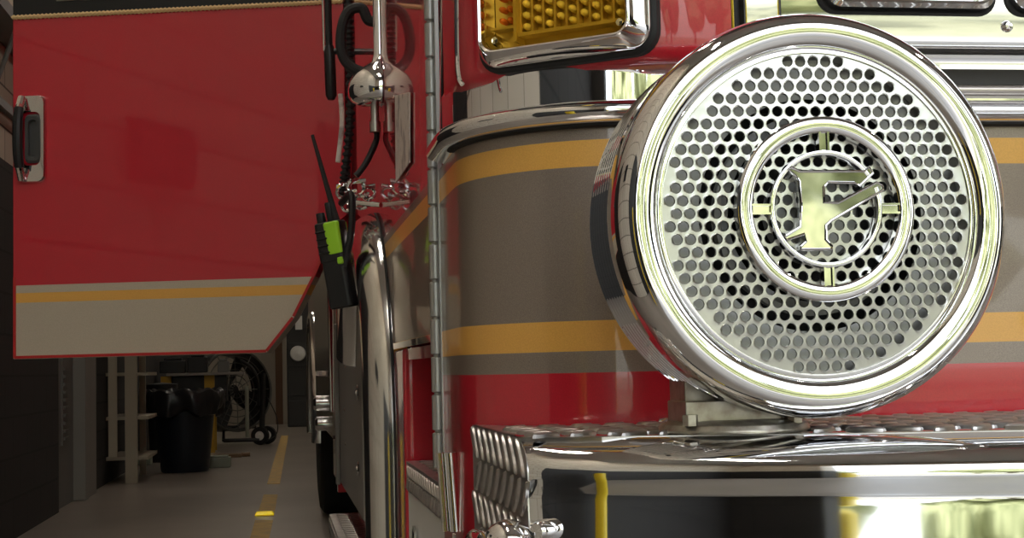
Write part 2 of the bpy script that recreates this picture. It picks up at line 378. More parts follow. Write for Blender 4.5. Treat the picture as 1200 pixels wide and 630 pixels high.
# --- siren speaker -----------------------------------------------------------
SX, SZ, SY, SR = .3831, Z(.1043), .980, .1449
MS = Matrix.Translation((SX, SY, SZ)) @ Matrix.Scale(-1, 4, (0, 1, 0))     # local y points out of the speaker, toward the camera
KS = .94
MS = Matrix.Translation((SX*KS+.0035, SY*KS, HC+(SZ-HC)*KS+.0005)) @ Matrix.Scale(KS*1.017, 4)
k = SR
prof = [(.118, .010), (.1186, .0050), (.1196, .0036), (.122, .0022), (.1255, .0011), (.1295, .0004), (.1335, .0005), (.1372, .0020), (.1403, .0050), (.1428, .0092), (.1443, .0140), (.1449, .020), (.1448, .030), (.1446, .044)]
yy = .046
for i in range(8):
    prof += [(.1438, yy), (.1402, yy+.0015), (.1402, yy+.004), (.1436, yy+.0055)]; yy += .0078
prof += [(.142, yy), (.140, yy+.006), (.132, yy+.012), (.09, yy+.016), (.05, yy+.02), (.0001, yy+.022)]
bm = bm_new(); lathe(bm, prof, MS, 128)
spk = link('siren_speaker', bm, CHROME, TR, label='large round chrome siren speaker with perforated face and ribbed barrel', angle=28)
# dished horn inside
bm = bm_new(); lathe(bm, [(.119, .012), (.112, .019), (.086, .021), (.0835, .0215)], MS, 72)
link('inner_baffle', bm, CONE, spk, label='pale annular baffle behind the perforated face')
bm = bm_new(); lathe(bm, [(.0835, .0215), (.082, .05), (.055, .062), (.05, .04), (.03, .034), (.0001, .034)], MS, 48)
link('driver_cavity', bm, RUBBER, spk)
bm = bm_new(); lathe(bm, [(.072, .022), (.068, .02), (.062, .022), (.062, .03), (.072, .03)], MS, 48); lathe(bm, [(.036, .024), (.033, .02), (.0001, .019)], MS, 40)
link('driver_ring', bm, CONE, spk)
# perforated face, slightly domed: every hole is real
def perforated(bm, R, ax, hz, rh, ymap, th, holeR, cz=0):
    rows = int(R/hz)+2; nseg = 12; key = {}
    def V(x, z, d):
        kk = (round(x, 6), round(z, 6), d)
        if kk not in key: key[kk] = bm.verts.new(MS @ Vector((x, ymap(math.hypot(x, z))+d, z)))
        return key[kk]
    for j in range(-rows, rows+1):
        for i in range(-rows-2, rows+3):
            cx = (i+(.5 if j % 2 else 0))*ax; cy = j*hz
            rr_ = math.hypot(cx, cy)
            if rr_ > R+.0005: continue
            hexa = [(cx, cy+2*hz/3), (cx-ax/2, cy+hz/3), (cx-ax/2, cy-hz/3), (cx, cy-2*hz/3), (cx+ax/2, cy-hz/3), (cx+ax/2, cy+hz/3)]
            hl = []
            for a in range(6):
                x0, z0 = hexa[a]; x1, z1 = hexa[(a+1) % 6]; hl += [(x0, z0), ((x0+x1)/2, (z0+z1)/2)]
            outer = [V(x, z, 0) for x, z in hl]
            if rr_ > holeR:
                bm.faces.new(outer); continue
            ring1 = []; ring2 = []; ring3 = []
            for a in range(nseg):
                ang = math.radians(90+30*a)
                for lst, r, d in ((ring1, rh*1.13, 0), (ring2, rh*1.03, -.0004), (ring3, rh, th)):
                    lst.append(bm.verts.new(MS @ Vector((cx+r*math.cos(ang), ymap(rr_)+d, cy+r*math.sin(ang)))))
            for A_, B_ in ((outer, ring1), (ring1, ring2), (ring2, ring3)):
                for a in range(nseg):
                    b = (a+1) % nseg; bm.faces.new((A_[a], A_[b], B_[b], B_[a]))
bm = bm_new()
dome = lambda r: .0045+.0035*(r/.118)**2
perforated(bm, .1195, .0094, .0090, .0036, dome, .0018, .1105)
g = link('perforated_face', bm, GRILLE, spk, label='satin metal face full of small round holes', angle=40)
bm = bm_new(); lathe(bm, [(.1135, dome(.1135)+.0006), (.1142, dome(.114)-.0012), (.1165, .0066), (.1185, .0075), (.1185, .0105)], MS, 96)
link('face_retaining_ring', bm, CHROME, spk)
# emblem: ring, four spokes, inner ring and the letter F crossed by a slash
EX, EZ = .0022, .0018
def E(cx, cy): return (EX+(cx-311)/2.52/.945/1735, EZ-(cy-315)/2.52/1735)
def ring(bm, r0, r1, y, th, a0=0, a1=360, seg=72):
    full = abs(a1-a0) >= 360; n = seg if full else max(8, int(seg*(a1-a0)/360))
    loops = []
    for kk in range(n+(0 if full else 1)):
        a = math.radians(a0+(a1-a0)*kk/n); w = r1-r0; c_, s_ = math.cos(a), math.sin(a)
        sec = [(r0, y+th), (r0, y+.0012), (r0+w*.12, y), (r0+w*.4, y-.0003), (r1-w*.4, y-.0003), (r1-w*.12, y), (r1, y+.0012), (r1, y+th)]
        loops.append([MS @ Vector((EX+r*c_, d, EZ+r*s_)) for r, d in sec])
    if full: loops.append(loops[0])
    loft(bm, loops, True, not full, not full)
bm = bm_new(); ye = -.0035
ring(bm, .0537, .0652, ye, .008)
ring(bm, .0376, .0415, ye+.0003, .007, 37, 382, 72)
for a in (90, 0, 180, 270):
    M = MS @ Matrix.Translation((EX, 0, EZ)) @ Matrix.Rotation(math.radians(a), 4, 'Y')
    for s in (-1, 1): box(bm, .040, .0555, ye+.0005, ye+.007, s*.0030-.0007, s*.0030+.0007, M=M)
    box(bm, .040, .0555, ye+.0022, ye+.007, -.003, .003, M=M)
bmesh.ops.remove_doubles(bm, verts=bm.verts[:], dist=1e-6)
em = link('emblem_ring', bm, CHROME, spk, label='raised round chrome emblem ring with four spokes', angle=40)
bm = bm_new()
Fp = [(196, 192), (206, 186), (232, 200), (430, 200), (446, 186), (456, 206), (412, 246), (398, 236), (318, 234), (304, 248), (303, 296), (345, 297), (466, 234), (484, 244), (486, 258), (322, 352), (306, 366), (304, 410), (322, 430), (320, 440), (228, 440), (228, 430), (244, 416), (240, 392), (186, 410), (180, 400), (228, 370), (234, 300), (230, 230), (222, 216)]
fp = [E(x, y) for x, y in Fp]
def insetpoly(poly, d):
    out = []; n = len(poly)
    for i in range(n):
        p0, p1, p2 = Vector(poly[i-1]), Vector(poly[i]), Vector(poly[(i+1) % n])
        e1 = (p1-p0).normalized(); e2 = (p2-p1).normalized(); n1 = Vector((-e1.y, e1.x)); n2 = Vector((-e2.y, e2.x))
        m_ = (n1+n2); 
        if m_.length < .2: m_ = n1
        m_.normalize(); s = d/max(.45, m_.dot(n1)); out.append(tuple(p1+m_*s))
    return out
area = sum(fp[i-1][0]*fp[i][1]-fp[i][0]*fp[i-1][1] for i in range(len(fp)))
if area < 0: fp = fp[::-1]
va = [bm.verts.new(MS @ Vector((x, ye+.0006, z))) for x, z in fp]; vb = [bm.verts.new(MS @ Vector((x, ye+.007, z))) for x, z in fp]
for i in range(len(va)): bm.faces.new((va[i], vb[i], vb[(i+1) % len(va)], va[(i+1) % len(va)]))
f = bm.faces.new(va); f.normal_update(); bmesh.ops.triangulate(bm, faces=[f])
tube(bm, [MS @ Vector((x, ye+.0004, z)) for x, z in fp+[fp[0]]], .0008*1.2, 8)
link('emblem_letter', bm, CHROME, spk, label='raised chrome letter F with a slash across the emblem', angle=30)
# mounting foot
bm = bm_new()
c = Vector((.322, 1.000, Z(ZP)))
Mz = Matrix.Translation(c) @ Matrix.Rotation(PI/2, 4, 'X') @ Matrix.Scale(.94, 4)
lathe(bm, [(.0001, 0), (.057, 0), (.0575, .002), (.055, .0065), (.049, .0085), (.04, .0095), (.0001, .0095)], Mz, 48)
box(bm, .280, .356, .975, 1.022, Z(ZP+.006), Z(ZP+.0225)); box(bm, .284, .335, .99, 1.03, Z(ZP+.006), Z(-.004))
bmesh.ops.remove_doubles(bm, verts=bm.verts[:], dist=1e-5)
link('mounting_foot', bm, CAST, spk, label='cast metal mounting foot under the speaker', bevel=.0015)
for x, y in ((.281, .968), (.356, .966)):
    bm = bm_new(); loft(bm, [circ(.0055, 0, Matrix.Translation((x, y, zz)) @ Matrix.Rotation(PI/2, 4, 'X'), 6) for zz in (Z(ZP+.006), Z(ZP+.0135))], True, False, True)
    link('mounting_bolt', bm, CAST, spk)
bm = bm_new()
c = PY(780, 494, 1.155); lathe(bm, [(.0001, .0), (.007, .001), (.006, .003), (.0001, .004)], frame(c, (0, -.5, .9)), 10); link('small_rivet', bm, CHROME, bu)

# --- turn signal housing (red) and light ---------------------------------------
hp = [(.1625, 1.36), (.1615, 1.30), (.163, 1.268), (.168, 1.250), (.178, 1.236), (.20, 1.2185), (.24, 1.187), (.28, 1.1555), (.300, 1.142), (.325, 1.135), (.36, 1.132), (.40, 1.133)]
hp = [tuple(v)[:2] for v in smoothpath([(a, b, 0) for a, b in hp], 4)]
bm = bm_new(); ZB = .252
sweep(bm, hp, [(-.05, Z(ZB-.006)), (-.014, Z(ZB-.006)), (-.007, Z(ZB-.005)), (-.002, Z(ZB)), (0, Z(ZB+.008)), (0, Z(.42)), (-.01, Z(.43)), (-.06, Z(.43))])
hs = link('turn_signal_housing', bm, RED, TR, label='red moulded pod around the amber light', angle=40)
bm = bm_new()
q = [(.1600, 1.30), ]
pts = [Vector((.1598, 1.292, Z(.262))), Vector((.1595, 1.292, Z(.29))), Vector((.1595, 1.292, Z(.42)))]
b0 = [PY(542, 99, 1.229), PY(538, 90, 1.232), PY(536, 60, 1.236), PY(535, -60, 1.24)]
tube(bm, smoothpath(b0, 5), .0022, 8); link('pod_edge_trim', bm, CHROME, hs)
# light frame plane
LA = Vector((.178, 1.236, 0)); LB = Vector((.28, 1.1555, 0)); ld = (LB-LA).normalized(); ln = Vector((ld.y, -ld.x, 0))
bl = PP(556, 82, LA+ln*.02, ln); br = PP(756, 50, LA+ln*.02, ln)
W = (br-bl).dot(ld); ZL = (bl.z+br.z)/2; HL = .118
LC = bl+ld*(W/2); LC.z = ZL+HL/2; LC -= ln*((LC-LA).dot(ln))
# local: x along ld, y = outward, z = up
ML = Matrix.Translation(LC) @ Matrix((ld, ln, Vector((0, 0, 1)))).transposed().to_4x4()
bm = bm_new(); loft(bm, [rr(W+.008, HL+.008, .021, -.004, ML), rr(W+.008, HL+.008, .021, .004, ML), rr(W+.003, HL+.003, .02, .007, ML), rr(W-.01, HL-.01, .016, .007, ML)])
tsg = link('light_gasket', bm, RUBBER, hs)
bm = bm_new()
loft(bm, [rr(W, HL, .018, .004, ML), rr(W, HL, .018, .010, ML), rr(W-.002, HL-.002, .0175, .0125, ML), rr(W-.018, HL-.016, .013, .0285, ML), rr(W-.021, HL-.019, .012, .0300, ML), rr(W-.0245, HL-.022, .0115, .0290, ML), rr(W-.027, HL-.024, .011, .004, ML)])
bz = link('turn_signal', bm, CHROME, TR, label='rectangular amber turn signal in a chrome bezel', angle=30)
LW, LH = W-.028, HL-.025
bm = bm_new(); prism(bm, [(-LW/2, -LH/2), (LW/2, -LH/2), (LW/2, LH/2), (-LW/2, LH/2)], .0035, .005, ML)
for i in range(4):
    pass
# vertical ribs between the led columns
nl = 9
x_led0 = -LW/2+.031
for i in range(nl+1):
    x = x_led0+i*.0108-.0022
    prism(bm, [(x-.0010, -LH/2+.014), (x+.0010, -LH/2+.014), (x+.0010, LH/2), (x-.0010, LH/2)], .005, .0135, ML)
for x0_, x1_ in ((-LW/2+.0245, -LW/2+.0275),):
    prism(bm, [(x0_, -LH/2+.006), (x1_, -LH/2+.006), (x1_, LH/2), (x0_, LH/2)], .005, .019, ML)
prism(bm, [(-LW/2+.028, -LH/2+.010), (LW/2-.002, -LH/2+.010), (LW/2-.002, -LH/2+.013), (-LW/2+.028, -LH/2+.013)], .005, .018, ML)
prism(bm, [(-LW/2+.002, -LH/2+.018), (-LW/2+.0245, -LH/2+.018), (-LW/2+.0245, -LH/2+.020), (-LW/2+.002, -LH/2+.020)], .005, .018, ML)
link('reflector_tray', bm, AMBERIN, bz, False)
bm = bm_new()
for i in range(nl):
    for j in range(7):
        x = x_led0+i*.0108+.0032; zc = -LH/2+.0185+j*.0098+(.0049 if i % 2 else 0)
        if zc > LH/2-.004: continue
        lathe(bm, [(.0031, .005), (.0032, .0115), (.0028, .0145), (.0018, .0163), (.0001, .017)], ML @ Matrix.Translation((x, 0, zc)), 10)
link('yellow_led_array', bm, LEDM, bz)
bm = bm_new()
for i in range(2):
    for j in range(8):
        x = -LW/2+.0105+i*.0075; zc = -LH/2+.0265+j*.0098
        if zc > LH/2-.004: continue
        lathe(bm, [(.0026, .005), (.0027, .0115), (.0022, .014), (.0001, .016)], ML @ Matrix.Translation((x, 0, zc)), 10)
link('orange_led_array', bm, LEDR, bz)
for sx in (-1, 1):
    bm = bm_new(); lathe(bm, [(.0001, .022), (.003, .0215), (.0042, .019), (.0045, .015), (.0045, .005)], ML @ Matrix.Translation((sx*(LW/2-.0075), 0, -LH/2+.0085)), 14)
    link('lens_screw', bm, CHROME, bz)
bm = bm_new()
loft(bm, [rr(LW, LH, .010, .0215, ML), rr(LW, LH, .010, .0250, ML), rr(LW-.004, LH-.004, .0095, .0266, ML)], True, True, True)
link('amber_cover', bm, AMBER, bz, label='clear amber lens cover')

# --- headlight module -----------------------------------------------------------
hx0 = PY(926, 40, 1.118).x; zb = PY(1000, 51, 1.118).z-HC
hpth = [(.350, 1.171), (.352, 1.158), (.360, 1.145), (.378, 1.130), (hx0-.012, 1.1215), (hx0, 1.118), (hx0+.02, 1.1175), (.72, 1.116), (1.0, 1.115)]
hpth = [tuple(v)[:2] for v in smoothpath([(a, b, 0) for a, b in hpth], 5)]
bm = bm_new(); sweep(bm, hpth, [(-.05, Z(zb-.002)), (-.006, Z(zb-.002)), (-.001, Z(zb)), (0, Z(zb+.003)), (0, Z(zb+.155)), (-.005, Z(zb+.16)), (-.05, Z(zb+.16))])
hb = link('headlight_bezel', bm, CHROME, TR, label='chrome headlight surround above the moulding', angle=35)
def headlight(cx, name='headlight'):
    zc = zb+.0245+.055; M = Matrix.Translation((cx, 1.1165, Z(zc))) @ Matrix.Scale(-1, 4, (0, 1, 0))
    w, h = .1530, .108
    bm = bm_new(); loft(bm, [rr(w+.0035, h+.0035, .016, -.002, M), rr(w+.0035, h+.0035, .016, .002, M), rr(w, h, .015, .003, M), rr(w-.004, h-.004, .014, .001, M)]); gsk = bm
    o = link(name, gsk, RUBBER, hb, label='rectangular headlight with chrome rim')
    bm = bm_new(); loft(bm, [rr(w-.004, h-.004, .014, .0, M), rr(w-.005, h-.005, .0135, .0095, M), rr(w-.012, h-.012, .0115, .0125, M), rr(w-.0175, h-.0175, .009, .0105, M), rr(w-.02, h-.02, .008, .004, M)])
    bm2 = bm; 
    loft(bm, [rr(w-.03, h-.03, .006, .0045, M), rr(w-.045, h-.045, .004, -.022, M)], True, False, True)
    loft(bm, [rr(w-.02, h-.02, .008, .004, M), rr(w-.03, h-.03, .006, .0045, M)])
    for s in (0,): lathe(bm, [(.03, -.018), (.02, -.012), (.0001, -.008)], M, 24)
    link('headlight_rim', bm, CHROME, hb)
    bm = bm_new(); loft(bm, [rr(w-.021, h-.021, .008, .006, M), rr(w-.021, h-.021, .008, .0085, M), rr(w-.026, h-.026, .007, .0098, M)], True, True, True)
    link('headlight_glass', bm, CLEAR, hb)
lx = PY(966, 10, 1.10).x
headlight(lx+.079); headlight(lx+.079+.165); headlight(lx+.079+.33)
bm = bm_new(); c = PY(1180, 31, 1.116)
lathe(bm, [(.0001, .0042), (.003, .0036), (.0048, .0012), (.0052, -.002)], frame(c, (0, -1, 0)), 20)
link('bezel_screw', bm, STEEL, hb)

# --- mirror mount, cables and rails on the cab side ---------------------------
YM = 2.2
bm = bm_new()
# shield shaped half bowl against the door skin, tapering up into the arm
prof = [(.0035, 60), (.0055, 0), (.006, -.0), ]
rows = []
for zz, r in ((.9, .010), (.56, .0095), (.482, .0095), (.470, .013), (.463, .024), (.455, .035), (.447, .043), (.437, .048), (.425, .050), (.415, .0485), (.409, .044), (.4045, .034), (.403, .02), (.4028, .0005)):
    rows.append([Vector((X0-.001-r*math.sin(math.radians(a)), YM+r*math.cos(math.radians(a))*.9, Z(zz))) for a in range(0, 181, 12)])
loft(bm, rows, False)
mb = link('mirror_bracket', bm, CHROME, TR, label='chrome bowl-shaped mirror bracket with slim arm', angle=60)
bm = bm_new(); tube(bm, [(X0-.010, YM, Z(.408)), (X0-.010, YM, Z(.368))], .0065, 12); tube(bm, [(X0-.010, YM, Z(.378)), (X0-.010, YM, Z(.362))], .0085, 12); link('cable_gland', bm, BRUSHED, mb)
bm = bm_new(); tube(bm, smoothpath([PX(441, 152, X0-.008)]+[PY(px, py, 2.22) for px, py in ((441, 164), (432, 185), (424, 198), (417, 206))], 6), .0048, 8); link('mirror_cable', bm, BLACK, mb)
# black loop handle
bm = bm_new()
lp = [PY(px, py, 2.3) for px, py in ((432, 24), (424, 10), (410, 12), (402, 26), (399, 48), (402, 66), (411, 78), (424, 84))]
tube(bm, smoothpath([lp[0]+Vector((.02, 0, 0))]+lp+[lp[-1]+Vector((.02, 0, 0))], 6), [.0085]*((len(lp)+1)*6+1), 10)
link('grab_loop', bm, RUBBER, TR, label='black rubber loop handle beside the mirror arm')
# corrugated loom
bm = bm_new()
ctr = smoothpath([PY(px, py, 2.42) for px, py in ((408, -40), (409, 20), (410, 60), (411, 110), (409, 160), (404, 205), (400, 232))], 24)
tube(bm, ctr, [(.0085 if (i//2) % 2 else .0055) for i in range(len(ctr))], 10); link('corrugated_cable_loom', bm, BLACK, TR)
# pale strip beside the loom
bm = bm_new(); ctr = smoothpath([PY(px, py, 2.5) for px, py in ((399, 110), (401, 140), (399, 165), (396, 190))], 6)
tube(bm, ctr, .0045, 8); link('webbing_strap', bm, PALE, TR, label='pale webbing strap beside the black loom')
# long dark grab rail with rounded lower end
bm = bm_new(); a = PY(383, -60, 2.7); b = PY(386, 60, 2.7); c = PY(388, 112, 2.7)
tube(bm, [a, b], .0065, 10); tube(bm, [b+Vector((0, 0, .01)), b, c, c-Vector((0, 0, .008))], [.008, .0105, .0105, .006], 12)
tube(bm, [b, Vector((X0+.01, b.y, b.z))], .006, 8); tube(bm, [a, Vector((X0+.01, a.y, a.z))], .006, 8)
gr = link('grab_rail', bm, BLACK, TR, label='dark upright grab rail in front of the open door')
bm = bm_new(); tube(bm, [a+Vector((-.009, 0, 0)), b+Vector((-.009, 0, .0))], .0032, 8); link('rail_strip', bm, STEEL, gr)
# pale sticker plate on the door near the mirror
bm = bm_new()
P4 = [PX(px, py, X0-.002) for px, py in ((464, 112), (481, 108), (481, 190), (465, 214))]
vs = [bm.verts.new(p) for p in P4]+[bm.verts.new(p+Vector((-.0015, 0, 0))) for p in P4]
bm.faces.new(vs[:4]); bm.faces.new(vs[4:][::-1])
for i in range(4): bm.faces.new((vs[i], vs[(i+1) % 4], vs[4+(i+1) % 4], vs[4+i]))
link('door_sticker', bm, PALE, fd, label='pale scribbled sticker on the front door', smooth=False)
# clamps and shackles above the flare
bm = bm_new()
for px, py, s in ((403, 224, 1), (411, 232, .8), (418, 220, 1.2), (408, 240, .9), (424, 236, 1), (432, 226, .9)):
    c = PY(px, py, 2.3)
    ctr = [c+Vector((.011*s*math.cos(t), .006*math.sin(2*t), .011*s*math.sin(t))) for t in [2*PI*k_/14 for k_ in range(15)]]
    tube(bm, ctr, .0032*s, 8)
    tube(bm, [c+Vector((-.012*s, 0, .008)), c+Vector((.012*s, .0, .012))], .0035, 8)
tube(bm, [PY(402, 236, 2.3), PX(446, 240, X0)], .004, 8)
link('shackle_cluster', bm, CHROMEW, TR, label='small chrome shackles and clamps above the flare')

# --- open crew door -----------------------------------------------------------
HD = Vector((.155, 3.08, 0)); dd = Vector((-math.cos(math.radians(15)), math.sin(math.radians(15)), 0)); dn = Vector((-dd.y, dd.x, 0))
if dn.y > 0: dn = -dn
def D(px, py):
    p = PP(px, py, HD, dn); return ((p-HD).dot(dd), p.z)
MD = Matrix.Translation(HD) @ Matrix((dd, -dn, Vector((0, 0, 1)))).transposed().to_4x4()   # x away from hinge, y into the door
ul = D(15, 100)[0]
zbot = (D(20, 420)[1]+D(310, 414)[1])/2
c1 = D(313, 414); c2 = D(345, 372); c3 = D(370, 322); c4 = D(395, 262)
outline = [(ul, zbot), (c1[0], zbot), c2, c3, c4, (.0, Z(.33)), (.0, Z(1.35)), (ul-.03, Z(1.35)), (ul, Z(1.2))]
bm = bm_new(); prism(bm, outline, 0, .045, MD); 
bm.normal_update(); bmesh.ops.triangulate(bm, faces=bm.faces[:])
zs1 = D(200, 329)[1]; zy1 = D(200, 338)[1]; zy0 = D(200, 349.5)[1]; zt1 = D(200, 14)[1]
bands(bm, [zs1, zy1, zy0, zt1])
for f in bm.faces:
    z_ = f.calc_center_median().z; ny = abs(f.normal.dot(dn)) if f.normal.length else 1
    f.material_index = 3 if z_ > zt1 else 0 if z_ > zs1 else 1 if z_ > zy1 or z_ < zy0 else 2
cd = link('crew_door', bm, None, TR, False, mats=[RED, GREYLIT, YEL, BLACK], label='open red rear door with cut corner, gold stripe and grey lower band coloured as lit', bevel=.003)
# red edging along the lower outline
def strip(bm, pts, w, y, M, th=.002):
    for a, b in zip(pts, pts[1:]):
        a, b = Vector(a), Vector(b); t = (b-a).normalized(); n_ = Vector((-t.y, t.x))*w
        prism(bm, [tuple(a-t*w*.3), tuple(b+t*w*.3), tuple(b+t*w*.3+n_), tuple(a-t*w*.3+n_)], y-th, y+.0005, M)
bm = bm_new(); strip(bm, [(ul-.001, Z(.22)), (ul-.001, zbot+.001), (c1[0], zbot+.001), c2, c3, c4], -.006, 0, MD); link('door_edging', bm, REDDARK, cd)
zr0 = D(20, 27)[1]; bm = bm_new()
ctr = [MD @ Vector((x*ul/160, -.002, zt1+.004+(.0012 if x % 2 else -.0012))) for x in range(161)]
tube(bm, ctr, .0052, 6); link('rope_trim', bm, ROPE, cd, label='gold rope-pattern trim line')
bm = bm_new(); a_ = D(66, 2); b_ = D(330, -8)
prism(bm, [(b_[0], a_[1]), (a_[0], a_[1]), (a_[0], Z(1.25)), (b_[0], Z(1.25))], -.004, .001, MD); wf = link('window_frame', bm, BRUSHED, cd, bevel=.003)
bm = bm_new(); prism(bm, [(b_[0]-(-.012), a_[1]+.012), (a_[0]-.012, a_[1]+.012), (a_[0]-.012, Z(1.24)), (b_[0]+.012, Z(1.24))], -.0055, -.0035, MD); link('window_glass', bm, GLASS, wf)
# handle
hc = D(38, 163); MH = MD @ Matrix.Translation((hc[0], 0, hc[1])) @ Matrix.Scale(-1, 4, (0, 1, 0))   # local y outward
hw_ = abs(D(21, 160)[0]-D(55, 160)[0]); hh_ = abs(D(38, 111)[1]-D(38, 215)[1])
bm = bm_new(); loft(bm, [rr(hw_, hh_, .018, 0, MH), rr(hw_-.002, hh_-.002, .018, .005, MH), rr(hw_-.008, hh_-.008, .016, .009, MH), rr(hw_*.62, hh_*.60, .012, .008, MH), rr(hw_*.5, hh_*.55, .012, -.012, MH)], True, False, True)
dh = link('door_handle', bm, CHROMEW, cd, label='chrome paddle handle with black grip near the free edge')
bm = bm_new()
zz = [-.46, -.40, -.3, 0, .3, .40, .46]
ctr = [MH @ Vector((hw_*.28, .012+.022*(1-abs(t/.46)**2.5), t*hh_)) for t in [z_*1.0 for z_ in zz]]
tube(bm, smoothpath(ctr, 4), [.0085]*(len(ctr)*4-3), 10); link('handle_end_caps', bm, CHROMEW, cd)
bm = bm_new(); ctr = [MH @ Vector((hw_*.28, .013+.022*(1-abs(t/.46)**2.5), t*hh_)) for t in (-.33, -.2, 0, .2, .33)]
tube(bm, smoothpath(ctr, 4), [.0105]*17, 10)
link('handle_grip', bm, BLACK, cd)
bm = bm_new(); loft(bm, [rr(hw_*.55, hh_*.55, .01, .006, MH, cx=-hw_*.06), rr(hw_*.5, hh_*.5, .01, .011, MH, cx=-hw_*.06), rr(hw_*.3, hh_*.42, .008, .010, MH, cx=-hw_*.06), rr(hw_*.25, hh_*.4, .008, .002, MH, cx=-hw_*.06)], True, False, True)
link('handle_pocket', bm, mat('grey_pocket', (.10,.10,.10), .35, .5), cd)

# --- rocker panel, step and rail behind the wheel -------------------------------
zr = PX(399, 562, X0)
bm = bm_new(); box(bm, X0-.004, X0+.006, 2.78, 3.75, zr.z, Z(.12)); box(bm, X0-.016, X0-.004, 3.735, 3.752, zr.z-.004, Z(.12))
rk = link('rocker_panel', bm, mat('zinc_grey_paint', (.26,.245,.225), .6, .15), TR, label='dull steel side panel behind the wheel opening', bevel=.003)
for px, py in ((419, 460), (420, 549)):
    bm = bm_new(); p = PX(px, py, X0-.006); lathe(bm, [(.016, 0), (.014, .002), (.006, .002), (.005, .0045), (.0001, .005)], frame(p, (-1, 0, 0)), 16); link('washer_bolt', bm, STEEL, rk)
for px, py in ((405, 430), (404, 480), (405, 520), (410, 415)):
    bm = bm_new(); p = PX(px, py, X0-.006); lathe(bm, [(.004, 0), (.003, .0015), (.0001, .002)], frame(p, (-1, 0, 0)), 8); link('rivet', bm, STEEL, rk)
zs = PY(390, 602, 3.65).z
bm = bm_new(); xs = PY(386, 604, 3.65).x
box(bm, xs, .4, 2.98, 3.65, zs-.05, zs); treadbars(bm, (xs+.015, 2.99, zs), (0, 1, 0), (1, 0, 0), (0, 0, 1), .65, .2)
treadbars(bm, (xs, 2.99, zs-.042), (0, 1, 0), (0, 0, 1), (-1, 0, 0), .65, .03, pu=.028, pv=.017, L=.022)
link('rear_step', bm, TREAD, TR, label='diamond tread step under the open rear door')
bm = bm_new(); box(bm, .22, .3, 3.1, 3.5, zs, zr.z+.02); link('step_hanger', bm, DARK, TR)
# vertical rails behind
bm = bm_new()
for px, yy_ in ((386, 4.32), (392, 4.36)):
    tube(bm, [PY(px-1, 318, yy_), PY(px+3, 482, yy_)], .006, 10)
tube(bm, [PY(385, 345, 4.32), PY(394, 345, 4.6)], .005, 8); tube(bm, [PY(388, 474, 4.32), PY(396, 474, 4.6)], .005, 8)
link('pump_panel_rail', bm, STEEL, TR, label='pair of thin steel rails on the body side')
# rear body, compartments, tyre and round-edged wheel fender
bm = bm_new(); box(bm, .235, 2.58, 4.45, 10.2, .55, 2.75); rb = link('rear_body', bm, RED, TR, bevel=.02)
bm = bm_new(); box(bm, .2, .24, 4.5, 7.3, .56, Z(-.02)); box(bm, .198, .24, 4.5, 7.3, Z(.0), Z(.62)); link('side_compartment_cover', bm, STEEL, rb, bevel=.004)
def wheel(y, xo, r, name='wheel', w=.56):
    M = Matrix.Translation((xo, y, r)) @ Matrix.Rotation(-PI/2, 4, 'Z')
    M = Matrix.Translation((xo, y, r)) @ Matrix(((0, 1, 0, 0), (1, 0, 0, 0), (0, 0, 1, 0), (0, 0, 0, 1)))
    bm = bm_new(); lathe(bm, [(r*.58, .05), (r*.6, .012), (r*.78, .0), (r*.93, .008), (r*.985, .025), (r, .05), (r, w-.05), (r*.95, w), (r*.6, w)], M, 64)
    o = link(name, bm, TYRE, TR, label='black truck tyre with steel rim')
    bm = bm_new(); lathe(bm, [(r*.6, .03), (r*.56, .03), (r*.5, .1), (r*.3, .12), (r*.28, .05), (r*.2, .03), (.0001, .03)], M, 40); link('rim', bm, STEEL, o)
wheel(2.55, .235, .51, w=.33); wheel(8.35, .235, .51)
wheel(2.55, 2.2, .51, w=.33); wheel(8.35, 2.0, .51)
bm = bm_new()
loops = []
for k_ in range(25):
    a = math.radians(-8+196*k_/24); r_ = .60
    loops.append([Vector((.215+dx, 8.35+(r_+dr)*math.cos(a), .51+(r_+dr)*math.sin(a)*1.0)) for dx, dr in ((.02, .03), (-.0, .03), (-.02, .022), (-.028, .0), (-.026, -.03), (-.015, -.05), (.02, -.05))])
loft(bm, loops, True, True, True); link('rear_fender', bm, STEEL, rb, label='polished steel fender over the rear wheel')
# hose fittings low on the pump panel
for px, py, yy_, r_ in ((384, 472, 6.2, .032), (386, 496, 6.2, .03)):
    bm = bm_new(); c = PY(px, py, yy_); lathe(bm, [(r_*.5, .15), (r_*.5, .02), (r_, .0), (r_, -.05), (r_*.7, -.06), (.0001, -.06)], Matrix.Translation(c) @ Matrix(((0, 1, 0, 0), (1, 0, 0, 0), (0, 0, 1, 0), (0, 0, 0, 1))), 16); link('hose_outlet', bm, CHROMEW, rb, label='capped chrome hose outlet')
bm = bm_new(); box(bm, .5, 2.3, 1.25, 10, .42, .55); link('chassis', bm, DARK, TR)

